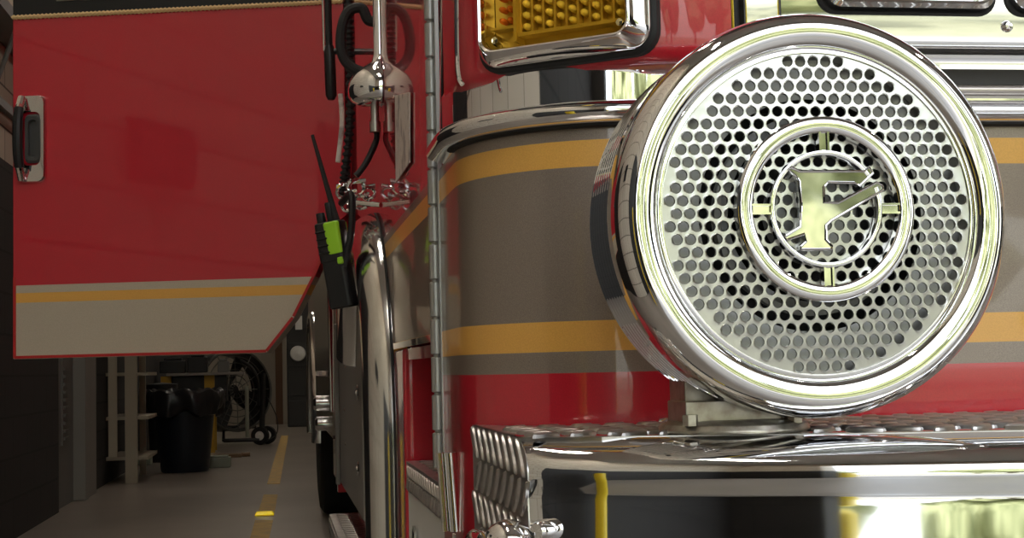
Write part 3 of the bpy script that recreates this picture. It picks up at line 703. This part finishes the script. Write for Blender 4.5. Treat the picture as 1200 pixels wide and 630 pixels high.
# =================================================================== PORTABLE RADIO
YRD = 2.22
rt = PY(386, 258, YRD); rbm = PY(404, 360, YRD)
RD = thing('portable_radio', (rbm.x, rbm.y, rbm.z), 'black and lime green portable radio hanging by the mirror cables, antenna up', 'radio')
upv = (rt-rbm); HR = upv.length; upv.normalize()
nr = Vector((-.45, -.9, 0)); nr = (nr-upv*nr.dot(upv)).normalized(); xr = nr.cross(upv).normalized()
MR = Matrix.Translation(rbm) @ Matrix((xr, nr, upv)).transposed().to_4x4()    # x sideways, y toward viewer, z up
def rbox(bm, w, d, z0, z1, r=.006, cx=0, cy=0, taper=1., seg=4):
    L = []
    for z_, s in ((z0, .9), (z0+.002, 1), (z1-.002, taper), (z1, taper*.9)):
        L.append([MR @ Vector((p.x*1, p.z, z_)) for p in rr(w*s, d*s, min(r, d*s/2.2), 0, None, seg)])
        L[-1] = [MR @ Vector((cx+q.x, cy+q.z, z_)) for q in rr(w*s, d*s, min(r, d*s/2.2), 0, None, seg)]
    loft(bm, L, True, True, True)
bm = bm_new(); rbox(bm, .038, .034, 0, HR*.66, .007); link('battery', bm, BLACK, RD, label='black lower battery half', bevel=0)
bm = bm_new(); rbox(bm, .043, .036, HR*.52, HR*.98, .008, taper=.98); bd = link('body', bm, BLACK, RD, label='black speaker and control half')
bm = bm_new(); rbox(bm, .024, .038, HR*.60, HR*.97, .005, cx=.0075 if xr.x > 0 else -.0075, taper=1.05); rbox(bm, .010, .037, HR*.48, HR*.57, .003, cx=.013 if xr.x > 0 else -.013)
link('lime_cover', bm, LIME, RD, label='lime green front cover')
bm = bm_new()
for i in range(4): rbox(bm, .020, .0405, HR*(.62+.08*i), HR*(.65+.08*i), .002, cx=-.0095 if xr.x > 0 else .0095)
link('grip_ribs', bm, BLACK, RD)
sgn = -1 if xr.x > 0 else 1
bm = bm_new(); rbox(bm, .013, .013, HR*.97, HR*1.10, .005, cx=sgn*.013); link('volume_knob', bm, BLACK, RD)
bm = bm_new(); rbox(bm, .011, .012, HR*.97, HR*1.20, .004, cx=sgn*-.003); link('channel_knob', bm, BLACK, RD)
bm = bm_new(); a0 = MR @ Vector((-sgn*.012, 0, HR*.95)); a1 = PY(366, 158, YRD)
tube(bm, [a0, a0.lerp(a1, .15), a0.lerp(a1, .6), a1], [.0055, .0048, .0036, .0026], 10); link('antenna', bm, RUBBER, RD)
bm = bm_new(); a0 = MR @ Vector((-sgn*.015, .012, HR*.45))
tube(bm, smoothpath([a0, a0+Vector((.012, .0, .05)), a0+Vector((.014, .01, .11)), PY(400, 238, 2.26)], 6), .0055, 8); link('carry_clip', bm, BLACK, RD)

# =================================================================== BUILDING (turned slightly against the truck)
BA = -.0115
RB = Matrix.Rotation(BA, 4, 'Z')
def bpt(px, py, z=0.): p = PZ(px, py, z); return RB.inverted() @ p     # floor point in building axes
def wallmat():
    m = bpy.data.materials.new('painted_block_wall'); m.use_nodes = True; nt = m.node_tree; b = nt.nodes['Principled BSDF']
    b.inputs['Roughness'].default_value = .75
    tc = nt.nodes.new('ShaderNodeTexCoord'); mp = nt.nodes.new('ShaderNodeMapping'); nt.links.new(tc.outputs['Object'], mp.inputs['Vector'])
    sx = nt.nodes.new('ShaderNodeSeparateXYZ'); nt.links.new(tc.outputs['Object'], sx.inputs[0])
    ad = nt.nodes.new('ShaderNodeMath'); ad.operation = 'ADD'; nt.links.new(sx.outputs['X'], ad.inputs[0]); nt.links.new(sx.outputs['Y'], ad.inputs[1])
    cb = nt.nodes.new('ShaderNodeCombineXYZ'); nt.links.new(ad.outputs[0], cb.inputs['X']); nt.links.new(sx.outputs['Z'], cb.inputs['Y'])
    br_ = nt.nodes.new('ShaderNodeTexBrick'); nt.links.new(cb.outputs[0], br_.inputs['Vector'])
    br_.inputs['Scale'].default_value = 1; br_.inputs['Brick Width'].default_value = .4064; br_.inputs['Row Height'].default_value = .2032; br_.inputs['Mortar Size'].default_value = .006
    br_.inputs['Color1'].default_value = (1, 1, 1, 1); br_.inputs['Color2'].default_value = (.86, .86, .86, 1); br_.inputs['Mortar'].default_value = (.25, .25, .25, 1)
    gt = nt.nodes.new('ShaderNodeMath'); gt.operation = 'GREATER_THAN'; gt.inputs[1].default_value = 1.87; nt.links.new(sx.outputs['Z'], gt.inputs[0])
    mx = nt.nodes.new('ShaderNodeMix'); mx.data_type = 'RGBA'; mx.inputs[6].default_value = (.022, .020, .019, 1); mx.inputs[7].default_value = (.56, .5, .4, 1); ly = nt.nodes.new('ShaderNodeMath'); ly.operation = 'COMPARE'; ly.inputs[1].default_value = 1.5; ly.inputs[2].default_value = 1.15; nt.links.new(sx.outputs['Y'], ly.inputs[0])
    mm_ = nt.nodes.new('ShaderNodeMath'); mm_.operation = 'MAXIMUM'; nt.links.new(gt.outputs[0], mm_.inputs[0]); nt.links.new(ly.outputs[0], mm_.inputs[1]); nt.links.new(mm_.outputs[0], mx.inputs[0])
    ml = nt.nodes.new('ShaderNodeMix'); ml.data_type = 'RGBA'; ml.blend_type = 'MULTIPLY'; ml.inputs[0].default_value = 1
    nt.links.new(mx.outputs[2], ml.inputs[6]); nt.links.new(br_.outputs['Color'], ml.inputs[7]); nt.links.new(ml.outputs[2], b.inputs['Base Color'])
    bp = nt.nodes.new('ShaderNodeBump'); bp.inputs['Strength'].default_value = .6; bp.inputs['Distance'].default_value = .006
    nt.links.new(br_.outputs['Fac'], bp.inputs['Height']); bp.invert = True; nt.links.new(bp.outputs[0], b.inputs['Normal'])
    return m
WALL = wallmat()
FLOORM = mat('polished_concrete_floor', (.19, .165, .14), .3, noise=(.9, (.29, .255, .215), 6, .35, .7), bump=(3, .05, .01))
CEIL = mat('ceiling_paint', (.30, .29, .27), .8)
FARW = mat('tan_wall_paint', (.34, .30, .24), .8)
DOORG = mat('grey_door_paint', (.16, .16, .15), .5)
TAN = mat('tan_steel_shelving', (.36, .32, .24), .5)
YLINE = mat('worn_yellow_floor_paint', (.55, .36, .09), .6, noise=(14, (.40, .28, .10), 5, .4, .65))
YREF = mat('yellow_reflector', (1, .8, .02), .25, emis=(1, .75, 0), estr=.15)  # slight emission paints in the reflector's returned light; it is no lamp
BOLL = mat('bollard_yellow', (.9, .68, .03), .4)
def bbox(bm, x0, x1, y0, y1, z0, z1, mi=0): box(bm, x0, x1, y0, y1, z0, z1, mi, RB)
XL = bpt(69, 600).x; YW = bpt(320, 497).y; XRW = 9.0; YFR = -2.4; HT = 5.2
# floor point where the grey door starts and ends
yd0 = bpt(69, 600).y; yd1 = 9.95

bm = bm_new(); bbox(bm, XL-3, XRW+.3, YFR, YW+.3, -.15, 0); struct('floor', bm, FLOORM)
def wobj(name, bm, m):
    o = struct(name, bm, m); return o
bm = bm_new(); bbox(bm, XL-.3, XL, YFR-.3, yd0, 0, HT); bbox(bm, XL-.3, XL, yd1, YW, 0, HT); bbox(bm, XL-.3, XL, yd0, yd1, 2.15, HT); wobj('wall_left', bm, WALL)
bm = bm_new(); bbox(bm, XL-.3, XRW, YW, YW+.3, 0, HT); wobj('wall_back', bm, FARW)
bm = bm_new(); bbox(bm, XRW, XRW+.3, YFR, YW, 0, HT); wobj('wall_right', bm, WALL)
bm = bm_new(); bbox(bm, XL-.3, XRW+.3, YFR-.3, YW+.3, HT, HT+.2); wobj('ceiling', bm, CEIL)
OX0, OX1, OH = -.80, 3.7, 4.4
bm = bm_new(); bbox(bm, XL, OX0, YFR-.3, YFR, 0, HT); bbox(bm, OX1, 4.6, YFR-.3, YFR, 0, HT); bbox(bm, OX0, OX1, YFR-.3, YFR, OH, HT); bbox(bm, 8.6, XRW, YFR-.3, YFR, 0, HT); bbox(bm, 4.6, 8.6, YFR-.3, YFR, OH, HT); wobj('wall_front', bm, WALL)
# grey door in the left wall
bm = bm_new(); bbox(bm, XL-.08, XL-.03, yd0, yd1-.12, 0, 2.12); dr = struct('door_1', bm, DOORG)
bm = bm_new(); bbox(bm, XL-.1, XL+.05, yd1-.14, yd1, 0, 2.18); bbox(bm, XL-.1, XL+.03, yd0, yd1, 2.12, 2.18); bbox(bm, XL-.02, XL+.04, yd1, yd1+.45, 0, 2.18); link('door_frame', bm, mat('frame_grey_paint', (.22, .21, .19), .5), dr, False, bevel=.005)
bm = bm_new(); yl0, yl1 = yd0+.28, yd0+.52
bbox(bm, XL-.035, XL-.018, yl0, yl1, .38, .92)
for i in range(10): bbox(bm, XL-.02, XL-.008, yl0+.03, yl1-.03, .41+i*.048, .43+i*.048)
link('door_louvre', bm, DOORG, dr, False)
# baseboard line on the left wall, far wall door
bm = bm_new(); p = bpt(333, 500); bbox(bm, p.x-.13, p.x-.02, YW-.06, YW, 0, 2.6); struct('trim_1', bm, mat('brown_door_trim', (.10, .05, .025), .6))
bm = bm_new(); bbox(bm, -1.0, p.x-.13, YW-.03, YW, 0, 2.5); struct('door_2', bm, mat('grey_brown_door', (.27, .235, .19), .6))
# floor stripe in dashes and reflector
bm = bm_new()
def quad(bm, pts, z=.003):
    vs = [bm.verts.new((p.x, p.y, z)) for p in pts]; vb = [bm.verts.new((p.x, p.y, z-.0025)) for p in pts]
    bm.faces.new(vs); bm.faces.new(vb[::-1])
    for i in range(4): bm.faces.new((vs[i], vb[i], vb[(i+1) % 4], vs[(i+1) % 4]))
quad(bm, [PZ(313, 566.5, .003), PZ(328, 566.5, .003), PZ(338, 510, .003), PZ(329.5, 510, .003)])
quad(bm, [PZ(301, 604, .003), PZ(321, 604, .003), PZ(325.5, 579, .003), PZ(309, 579, .003)])
quad(bm, [PZ(290, 640, .003), PZ(313, 640, .003), PZ(320, 609, .003), PZ(299, 609, .003)])
so = struct('trim_2', bm, YLINE)
bm = bm_new(); c = PZ(310, 603.5, .0); M = Matrix.Translation((c.x, c.y, 0)) @ RB
L = [[M @ Vector((x*w, y*d, z_)) for x, y in ((-1, -1), (1, -1), (1, 1), (-1, 1))] for w, d, z_ in ((.052, .05, .003), (.052, .05, .009), (.042, .025, .022))]
loft(bm, L, True, True, True); o = link('floor_reflector', bm, YREF, None, False, bevel=.002); tag(o, 'small bright yellow reflector block on the dashed floor line', 'reflector')

# unseen ceiling tubes, added to brighten the bay and the truck front
EM = mat('fill_lamp_diffuser', (.9, .9, .88), .4, emis=(1, .93, .82), estr=26)
EM2 = mat('dim_fill_diffuser', (.9, .9, .88), .4, emis=(1, .88, .74), estr=14)
lampbody = mat('fill_lamp_housing', (.6, .6, .58), .5)
k_ = 0
for y in (.2, 3.4, 7.5, 12., 17., 20.5):
    for x in (-.35, 4.6):
        pos = RB @ Vector((x, y, HT-.5))
        t = thing('added_ceiling_lamp', pos, 'unseen white tube lamp added under the ceiling to brighten the bay', 'lamp', 'added fill lamps')
        bm = bm_new(); bbox(bm, x-.09, x+.09, y-.6, y+.6, HT-.5, HT-.44); bbox(bm, x-.01, x+.01, y-.5, y-.48, HT-.44, HT); bbox(bm, x-.01, x+.01, y+.48, y+.5, HT-.44, HT); link('housing', bm, lampbody, t, False)
        bm = bm_new(); bbox(bm, x-.07, x+.07, y-.58, y+.58, HT-.53, HT-.5); link('diffuser', bm, EM if y < 4 else EM2, t, False)

# =================================================================== BACKGROUND THINGS IN THE BAY
# steel shelving posts by the left wall
def rel(p): return p
T = PZ(154, 566, 0); T1 = PZ(165, 558, 0)
sh = thing('steel_shelving', (T.x, T.y, 0), 'tall tan steel shelving rack against the dark left wall', 'shelving')
bm = bm_new(); box(bm, T.x-.045, T.x+.045, T.y, T.y+.04, 0, 2.1); link('upright', bm, TAN, sh, False, bevel=.003)
T2 = PZ(168, 556, 0)
bm = bm_new(); box(bm, T2.x-.03, T2.x+.02, T2.y+.02, T2.y+.06, 0, 2.1); link('upright', bm, TAN, sh, False, bevel=.003)
for z_ in (.17, .47, .8, 1.2, 1.6, 2.0):
    bm = bm_new(); box(bm, T.x-.3, T.x+.12, T.y+.04, T.y+.9, z_, z_+.025); link('shelf', bm, TAN, sh, False)
T3 = PY(132, 536, T.y-.3)
bm = bm_new(); box(bm, T3.x-.03, T3.x+.03, T3.y, T3.y+.05, T3.z, 2.0); ld_ = link('hanging_board', bm, TAN, None, False, bevel=.003); tag(ld_, 'narrow tan board hanging upright beside the shelving rack', 'board')
T4 = PZ(113, 573, 0)
bm = bm_new(); box(bm, XL+.0, XL+.06, T.y-.6, T.y-.42, .28, .55, 0); o = link('wall_box', bm, WHITE, None, False, bevel=.005); tag(o, 'small pale box low on the dark left wall', 'box')
# waste bin with liner
B0 = PZ(217, 552, 0); px2m = B0.y/F
MB_ = Matrix.Translation((B0.x, B0.y, 0)) @ Matrix.Rotation(PI/2, 4, 'X')
BINM = mat('navy_bin_plastic', (.006, .009, .016), .45)
bn = thing('waste_bin', (B0.x, B0.y, 0), 'large dark waste bin with black liner folded over its rim', 'bin')
hb_ = 92*px2m; rtop = 40*px2m; rbot = 27*px2m
bm = bm_new(); lathe(bm, [(.0001, .01), (rbot*.95, 0), (rbot, .02), (rtop*.86, hb_*.86), (rtop*.95, hb_*.87), (rtop*.97, hb_*.93), (rtop*.9, hb_*.93)], MB_ @ Matrix.Scale(1, 4), 40); 
link('bin_body', bm, BINM, bn)
bm = bm_new(); loops = []
rnd = random.Random(2); ph = [rnd.uniform(0, 6) for _ in range(8)]
for rr0, yy0, am in ((.9, .70, .06), (1.04, .72, .09), (1.1, .80, .07), (1.12, .90, .06), (1.07, .985, .05), (1.0, 1.01, .04), (.9, .97, .04), (.6, .85, .03), (.05, .8, 0)):
    loops.append([MB_ @ Vector((rtop*(rr0+am*.45*math.sin(7*a+ph[0])*math.sin(3*a+yy0*5)+am*.3*math.sin(19*a+ph[1]+yy0*14)+am*.25*math.sin(31*a+ph[4]-yy0*20))*math.cos(a), hb_*(yy0+am*.5*math.sin(5*a+ph[2])*(yy0 < .95)+.02*math.sin(9*a+ph[3])), rtop*(rr0+am*math.sin(7*a+ph[0]))*math.sin(a))) for a in [2*PI*q_/120 for q_ in range(120)]])
loft(bm, loops, True, False, True); link('bin_liner', bm, mat('black_bin_liner', (.012, .012, .014), .28), bn, label='glossy crumpled black plastic liner')
# dark second bin behind-left
B1 = PZ(190, 541, 0); MB1 = Matrix.Translation((B1.x, B1.y, 0)) @ Matrix.Rotation(PI/2, 4, 'X'); q1 = B1.y/F
bm = bm_new(); lathe(bm, [(.0001, 0), (13*q1, 0), (17*q1, 80*q1), (18*q1, 84*q1), (18*q1, 88*q1), (.0001, 90*q1)], MB1, 32); o = link('storage_drum', bm, BLACK, None); tag(o, 'black drum half hidden behind the left of the lined bin', 'drum')
# workbench
W0 = PZ(250, 530, 0); qb = W0.y/F
wb = thing('workbench', (W0.x, W0.y, 0), 'workbench with thin steel top and yellow legs behind the waste bin', 'workbench')
xa, xb = max(PY(178, 440, W0.y).x, XL+.0115*W0.y+.12), PY(286, 440, W0.y).x; zt_ = PY(250, 436, W0.y).z
bm = bm_new(); box(bm, xa, xb, W0.y-.05, W0.y+.6, zt_-.03, zt_); link('bench_top', bm, mat('bench_steel', (.22,.2,.18), .5, .5), wb, False, bevel=.004)
YLEG = mat('yellow_leg_paint', (.42, .25, .02), .5)
for px in (247, 196):
    bm = bm_new(); x_ = PY(px, 500, W0.y).x; box(bm, x_-.06, x_+.04, W0.y, W0.y+.08, 0, zt_-.03); box(bm, x_-.06, x_+.04, W0.y+.45, W0.y+.53, 0, zt_-.03); link('leg', bm, YLEG, wb, False)
bm = bm_new(); box(bm, xa+.05, xa+.6, W0.y+.05, W0.y+.5, zt_-.3, zt_-.03); link('drawer', bm, BLACK, wb, False, bevel=.005)
# items on the bench
def onbench(px, w, h, d, m, name, label, cat, off=.2):
    x_ = PY(px, 430, W0.y+off).x; bm = bm_new(); box(bm, x_-w/2, x_+w/2, W0.y+off-d/2, W0.y+off+d/2, zt_, zt_+h*.8)
    box(bm, x_-w*.35, x_+w*.35, W0.y+off-d*.4, W0.y+off+d*.4, zt_+h*.8, zt_+h)
    o = link(name, bm, m, None, False, bevel=.01); tag(o, label, cat)
onbench(203, .26, .16, .25, BLACK, 'tool_case', 'black tool case at the left on the bench', 'case')
onbench(232, .2, .2, .2, BLACK, 'charger_unit', 'black boxy charger in the middle of the bench', 'charger')
onbench(262, .12, .14, .15, DOORG, 'grey_canister', 'small grey canister at the right end of the bench', 'canister')
# pale blocks on the floor
for (px, py, w, nm, lb) in ((166, 545, .16, 'floor_block', 'pale green block on the floor left of the bins'), (252, 548, .26, 'timber_block', 'pale green low block on the floor right of the lined bin')):
    p = PZ(px, py, 0); bm = bm_new(); box(bm, p.x-w/2, p.x+w/2, p.y, p.y+.2, 0, .085); box(bm, p.x-w/2+.02, p.x+w/2-.02, p.y+.02, p.y+.18, .085, .1)
    o = link(nm, bm, mat(nm+'_paint', (.22, .25, .2), .7), None, False, bevel=.006); tag(o, lb, 'block')
p = PZ(268, 536, 0); bm = bm_new(); box(bm, p.x-.22, p.x+.12, p.y, p.y+.2, .0, .03); tube(bm, [(p.x+.12, p.y+.1, .02), (p.x+.2, p.y+.1, .02)], .02, 8); o = link('wooden_plank', bm, mat('plank_wood', (.16, .1, .05), .7), None, False); tag(o, 'short brown plank on the floor under the bench edge', 'plank')
# drum fan on a wheeled stand
FW = PZ(305, 521, 0); qf = FW.y/F
fan = thing('drum_fan', (FW.x, FW.y, 0), 'big wheeled drum fan with black shroud behind the bench', 'fan')
fc = PY(268, 458, FW.y+.25); FR = 46*qf
MF = frame(fc, (.55, -.83, .08))
bm = bm_new(); lathe(bm, [(FR*.97, -.2), (FR, -.2), (FR, .14), (FR*1.04, .16), (FR*.98, .17), (FR*.95, .13), (FR*.95, -.18)], MF, 48); link('shroud', bm, BLACK, fan)
bm = bm_new()
for rr_ in (.2, .36, .52, .68, .84): tube(bm, circ(FR*rr_, .16, MF, 40)+[circ(FR*rr_, .16, MF, 40)[0]], .005, 6)
for a in range(12):
    t_ = a*PI/6; tube(bm, [MF @ Vector((FR*.1*math.cos(t_), .165, FR*.1*math.sin(t_))), MF @ Vector((FR*.98*math.cos(t_), .155, FR*.98*math.sin(t_)))], .005, 6)
tube(bm, circ(FR*1.02, .16, MF, 40)+[circ(FR*1.02, .16, MF, 40)[0]], .016, 8)
link('guard', bm, mat('dark_wire', (.12,.12,.11), .4, .8), fan)
bm = bm_new()
for a in range(4):
    t0_ = a*PI/2; vs = []
    for (r_, t_, y_) in ((.12, 0, .03), (.12, .6, -.05), (.5, .75, -.08), (.9, .7, -.06), (.92, .2, .05), (.5, 0, .06)):
        vs.append((FR*r_*math.cos(t0_+t_), y_, FR*r_*math.sin(t0_+t_)))
    va = [bm.verts.new(MF @ Vector(v)) for v in vs]; vb = [bm.verts.new(MF @ (Vector(v)+Vector((0, -.006, 0)))) for v in vs]
    bm.faces.new(va); bm.faces.new(vb[::-1])
    for i in range(6): bm.faces.new((va[i], vb[i], vb[(i+1) % 6], va[(i+1) % 6]))
lathe(bm, [(.0001, .12), (FR*.14, .11), (FR*.14, -.14), (.0001, -.15)], MF, 20); link('blades', bm, BLACK, fan, False)
GRN = mat('pale_green_tube', (.30, .32, .26), .5)
bm = bm_new()
tube(bm, smoothpath([PY(px, py, FW.y) for px, py in ((282, 422), (296, 432), (303, 450), (303, 475))], 5), .018, 8)
tube(bm, [PY(309, 437, FW.y), PY(307, 505, FW.y)], .032, 10)
tube(bm, [PY(262, 516, FW.y), PY(304, 515, FW.y)], .022, 8); tube(bm, [PY(262, 516, FW.y), PY(262, 500, FW.y+.3), PY(300, 500, FW.y+.4)], .018, 8)
link('stand', bm, BLACK, fan)
bm = bm_new(); tube(bm, [PY(289, 452, FW.y+.02), PY(290, 512, FW.y+.02)], .022, 8); link('brace', bm, GRN, fan)
for dx in (0, .16):
    c = Vector((FW.x+dx*.5, FW.y+dx, 0)); r_ = 10.5*qf
    M = frame((c.x, c.y, r_), (-.35, -.94, 0))
    bm = bm_new(); lathe(bm, [(r_*.5, .02), (r_*.75, .03), (r_*.97, .025), (r_, 0), (r_*.97, -.025), (r_*.5, -.02)], M, 28); w_ = link('wheel', bm, TYRE, fan)
    bm = bm_new(); lathe(bm, [(.0001, .03), (r_*.15, .03), (r_*.2, .018), (r_*.55, .018), (r_*.55, -.01)], M, 20); link('hub', bm, WHITE, w_, label='white wheel hub')
bm = bm_new(); tube(bm, smoothpath([PY(311, 462, FW.y), PY(319, 476, FW.y), PY(325, 492, FW.y), PY(324, 508, FW.y), PY(313, 516, FW.y-.1)], 6), .006, 6); link('power_cord', bm, BLACK, fan)
# tall dark cabinet by the far wall
K0 = PZ(348, 500, 0); qk = K0.y/F
cb = thing('tall_cabinet', (K0.x, K0.y, 0), 'tall dark cabinet with a round pale gauge beside the back door', 'cabinet')
KM = mat('dark_cabinet_paint', (.035, .035, .035), .6)
bm = bm_new(); box(bm, PY(336, 400, K0.y).x, PY(366, 400, K0.y).x+.1, K0.y, K0.y+.5, 0, 2.3); link('cabinet_body', bm, KM, cb, False, bevel=.01)
for z0_ in (.0, .42, .84, 1.4):
    bm = bm_new(); box(bm, PY(337.5, 400, K0.y).x, PY(362, 400, K0.y).x+.1, K0.y-.015, K0.y, z0_+.03, z0_+.38); link('cabinet_door', bm, KM, cb, False, bevel=.006)
bm = bm_new(); c = PY(349, 414, K0.y-.02); lathe(bm, [(.0001, .10), (8*qk, .08), (9*qk, .03), (9*qk, 0)], frame(c, (0, -1, 0)), 28); link('round_gauge', bm, WHITE, cb, label='round pale gauge face')
bm = bm_new(); c = PY(350, 378, K0.y-.02); box(bm, c.x-.05, c.x+.05, c.y-.04, c.y, c.z-.1, c.z+.1); link('control_box', bm, WHITE, cb, False)
# beam / shelf bracket on upper left wall
bm = bm_new(); yA = 7.6
bbox(bm, XL, XL+.14, 6.2, 12, 2.44, 2.5); bbox(bm, XL, XL+.03, 6.2, 12, 2.1, 2.14)
tube(bm, [RB @ Vector((XL+.02, 7.0, 2.15)), RB @ Vector((XL+.13, 7.0, 2.46))], .012, 8); tube(bm, [RB @ Vector((XL+.02, 8.2, 2.15)), RB @ Vector((XL+.13, 8.2, 2.46))], .012, 8)
o = link('wall_shelf', bm, mat('grey_shelf_paint', (.2, .2, .2), .5), None, False); tag(o, 'grey bracketed shelf high on the beige upper wall', 'shelf')

bm = bm_new()
def mirrored(px, py):      # where the red door's reflection of this point lies on the left wall
    p = PP(px, py, HD, dn); d = (p-Vector((0, 0, HC))).normalized(); d = d-2*d.dot(dn)*dn; d = RB.inverted() @ d; p = RB.inverted() @ p
    return p+d*((XL-p.x)/d.x)
va_, vb_ = mirrored(150, 135), mirrored(226, 222)
y0_, y1_ = sorted((va_.y, vb_.y)); z0_, z1_ = sorted((va_.z, vb_.z)); st_ = (z1_-z0_)/12
bbox(bm, XL, XL+.012, y0_, y1_, z0_, z1_)
for i in range(12): bbox(bm, XL+.012, XL+.04, y0_+.02, y1_-.02, z0_+st_*(i+.2), z0_+st_*(i+.6))
o = link('wall_vent', bm, BLACK, None, False); tag(o, 'black louvred vent on the beige wall, mirrored in the red door', 'vent')
# =================================================================== OUTSIDE, seen in the chrome
APR = mat('sunlit_concrete_apron', (.22, .21, .2), .7, noise=(.6, (.28, .27, .26), 5, .3, .7))
GRASS = mat('lawn_grass', (.17, .18, .11), .9, noise=(3, (.27, .275, .18), 6, .35, .65))
LEAF = mat('tree_leaves', (.11, .135, .055), .7, noise=(5, (.34, .36, .19), 6, .35, .65))
BARK = mat('tree_bark', (.09, .06, .04), .9)
bm = bm_new(); bbox(bm, -30, 34, -12, YFR, -.2, -.005); struct('ground', bm, APR)
bm = bm_new(); bbox(bm, -90, 90, -90, -12, -.25, -.02); struct('lawn', bm, GRASS)
for x, dy in ((OX0-.12, -.75), (OX1+.2, -.75), (-1.06, 1.9)):
    if 1:
        c = RB @ Vector((x, YFR+dy, 0))
        bm = bm_new(); M = Matrix.Translation(c) @ Matrix.Rotation(PI/2, 4, 'X')
        k_ = 1.25 if dy > 0 else 1.; lathe(bm, [(.0001, 0), (.09*k_, 0), (.09*k_, 1.08), (.083*k_, 1.12), (.05*k_, 1.15), (.0001, 1.16)], M, 32)
        o = link('bollard', bm, BOLL, None); tag(o, 'yellow post inside the bay by the beige wall' if dy > 0 else 'yellow post guarding the left jamb of the bay doorway' if x < 0 else 'yellow post guarding the right jamb of the bay doorway', 'bollard')
def tree(x, y, h, r, seed):
    rn = random.Random(seed); t = thing('broadleaf_tree', (x, y, 0), 'green broadleaf tree across the sunlit apron', 'tree', 'trees across the apron')
    bm = bm_new(); tube(bm, [(x, y, -.05), (x+.1, y, h*.2), (x-.1, y+.1, h*.5)], [.22, .16, .1], 10); link('trunk', bm, BARK, t)
    bm = bm_new()
    for i in range(34):
        a = rn.uniform(0, 2*PI); rr_ = r*rn.uniform(0, .85); z_ = h*rn.uniform(.14, .95); s = r*rn.uniform(.22, .42)
        f_ = 1-abs(z_/h-.55)*.9
        mm = Matrix.Translation((x+rr_*f_*math.cos(a), y+rr_*f_*math.sin(a), z_)) @ Matrix.Diagonal((s, s, s*.7, 1))
        q_ = bmesh.ops.create_icosphere(bm, subdivisions=2, radius=1, matrix=mm)
        for v in q_['verts']: v.co += Vector((rn.uniform(-1, 1), rn.uniform(-1, 1), rn.uniform(-1, 1)))*s*.13
    link('crown', bm, LEAF, t, False)
for i, x in enumerate((-26, -17.5, -9.5, -1.5, 7, 15, 23.5)):
    rn = random.Random(i+3); tree(x+rn.uniform(-.6, .6), -17-rn.uniform(0, 5), 5.2+rn.uniform(0, 2.6), 3.1+rn.uniform(0, .3), i)

for i, x in enumerate((-34, -23, -13, -4, 5, 14.5, 24, 35)):
    rn = random.Random(i+30); tree(x+rn.uniform(-.5, .5), -33-rn.uniform(0, 2), 9.5+rn.uniform(0, 3), 4.3, 50+i)
# =================================================================== LIGHT
w = bpy.data.worlds.new('World'); bpy.context.scene.world = w; w.use_nodes = True
nt = w.node_tree; bg = nt.nodes['Background']
sky = nt.nodes.new('ShaderNodeTexSky'); sky.sky_type = 'NISHITA'; sky.sun_disc = False; sky.sun_elevation = math.radians(50); sky.sun_rotation = math.radians(20); sky.air_density = 1.0; sky.dust_density = 2.5; sky.ozone_density = 1.0
mx = nt.nodes.new('ShaderNodeMix'); mx.data_type = 'RGBA'; mx.inputs[0].default_value = .55; mx.inputs[7].default_value = (6.3, 6.2, 5.6, 1)
nt.links.new(sky.outputs[0], mx.inputs[6]); nt.links.new(mx.outputs[2], bg.inputs[0]); bg.inputs[1].default_value = .34
sl = bpy.data.lights.new('sun', 'SUN'); sl.energy = 3.2; sl.angle = math.radians(.6); sl.color = (1, .95, .86)
so_ = bpy.data.objects.new('sun', sl); C.objects.link(so_); so_.rotation_euler = Vector((.35, -.75, -.95)).to_track_quat('-Z', 'Y').to_euler()
vs_ = bpy.context.scene.view_settings
vs_.view_transform = 'Standard'; vs_.look = 'None'; vs_.gamma = 1; vs_.use_curve_mapping = False; vs_.exposure = 1.08
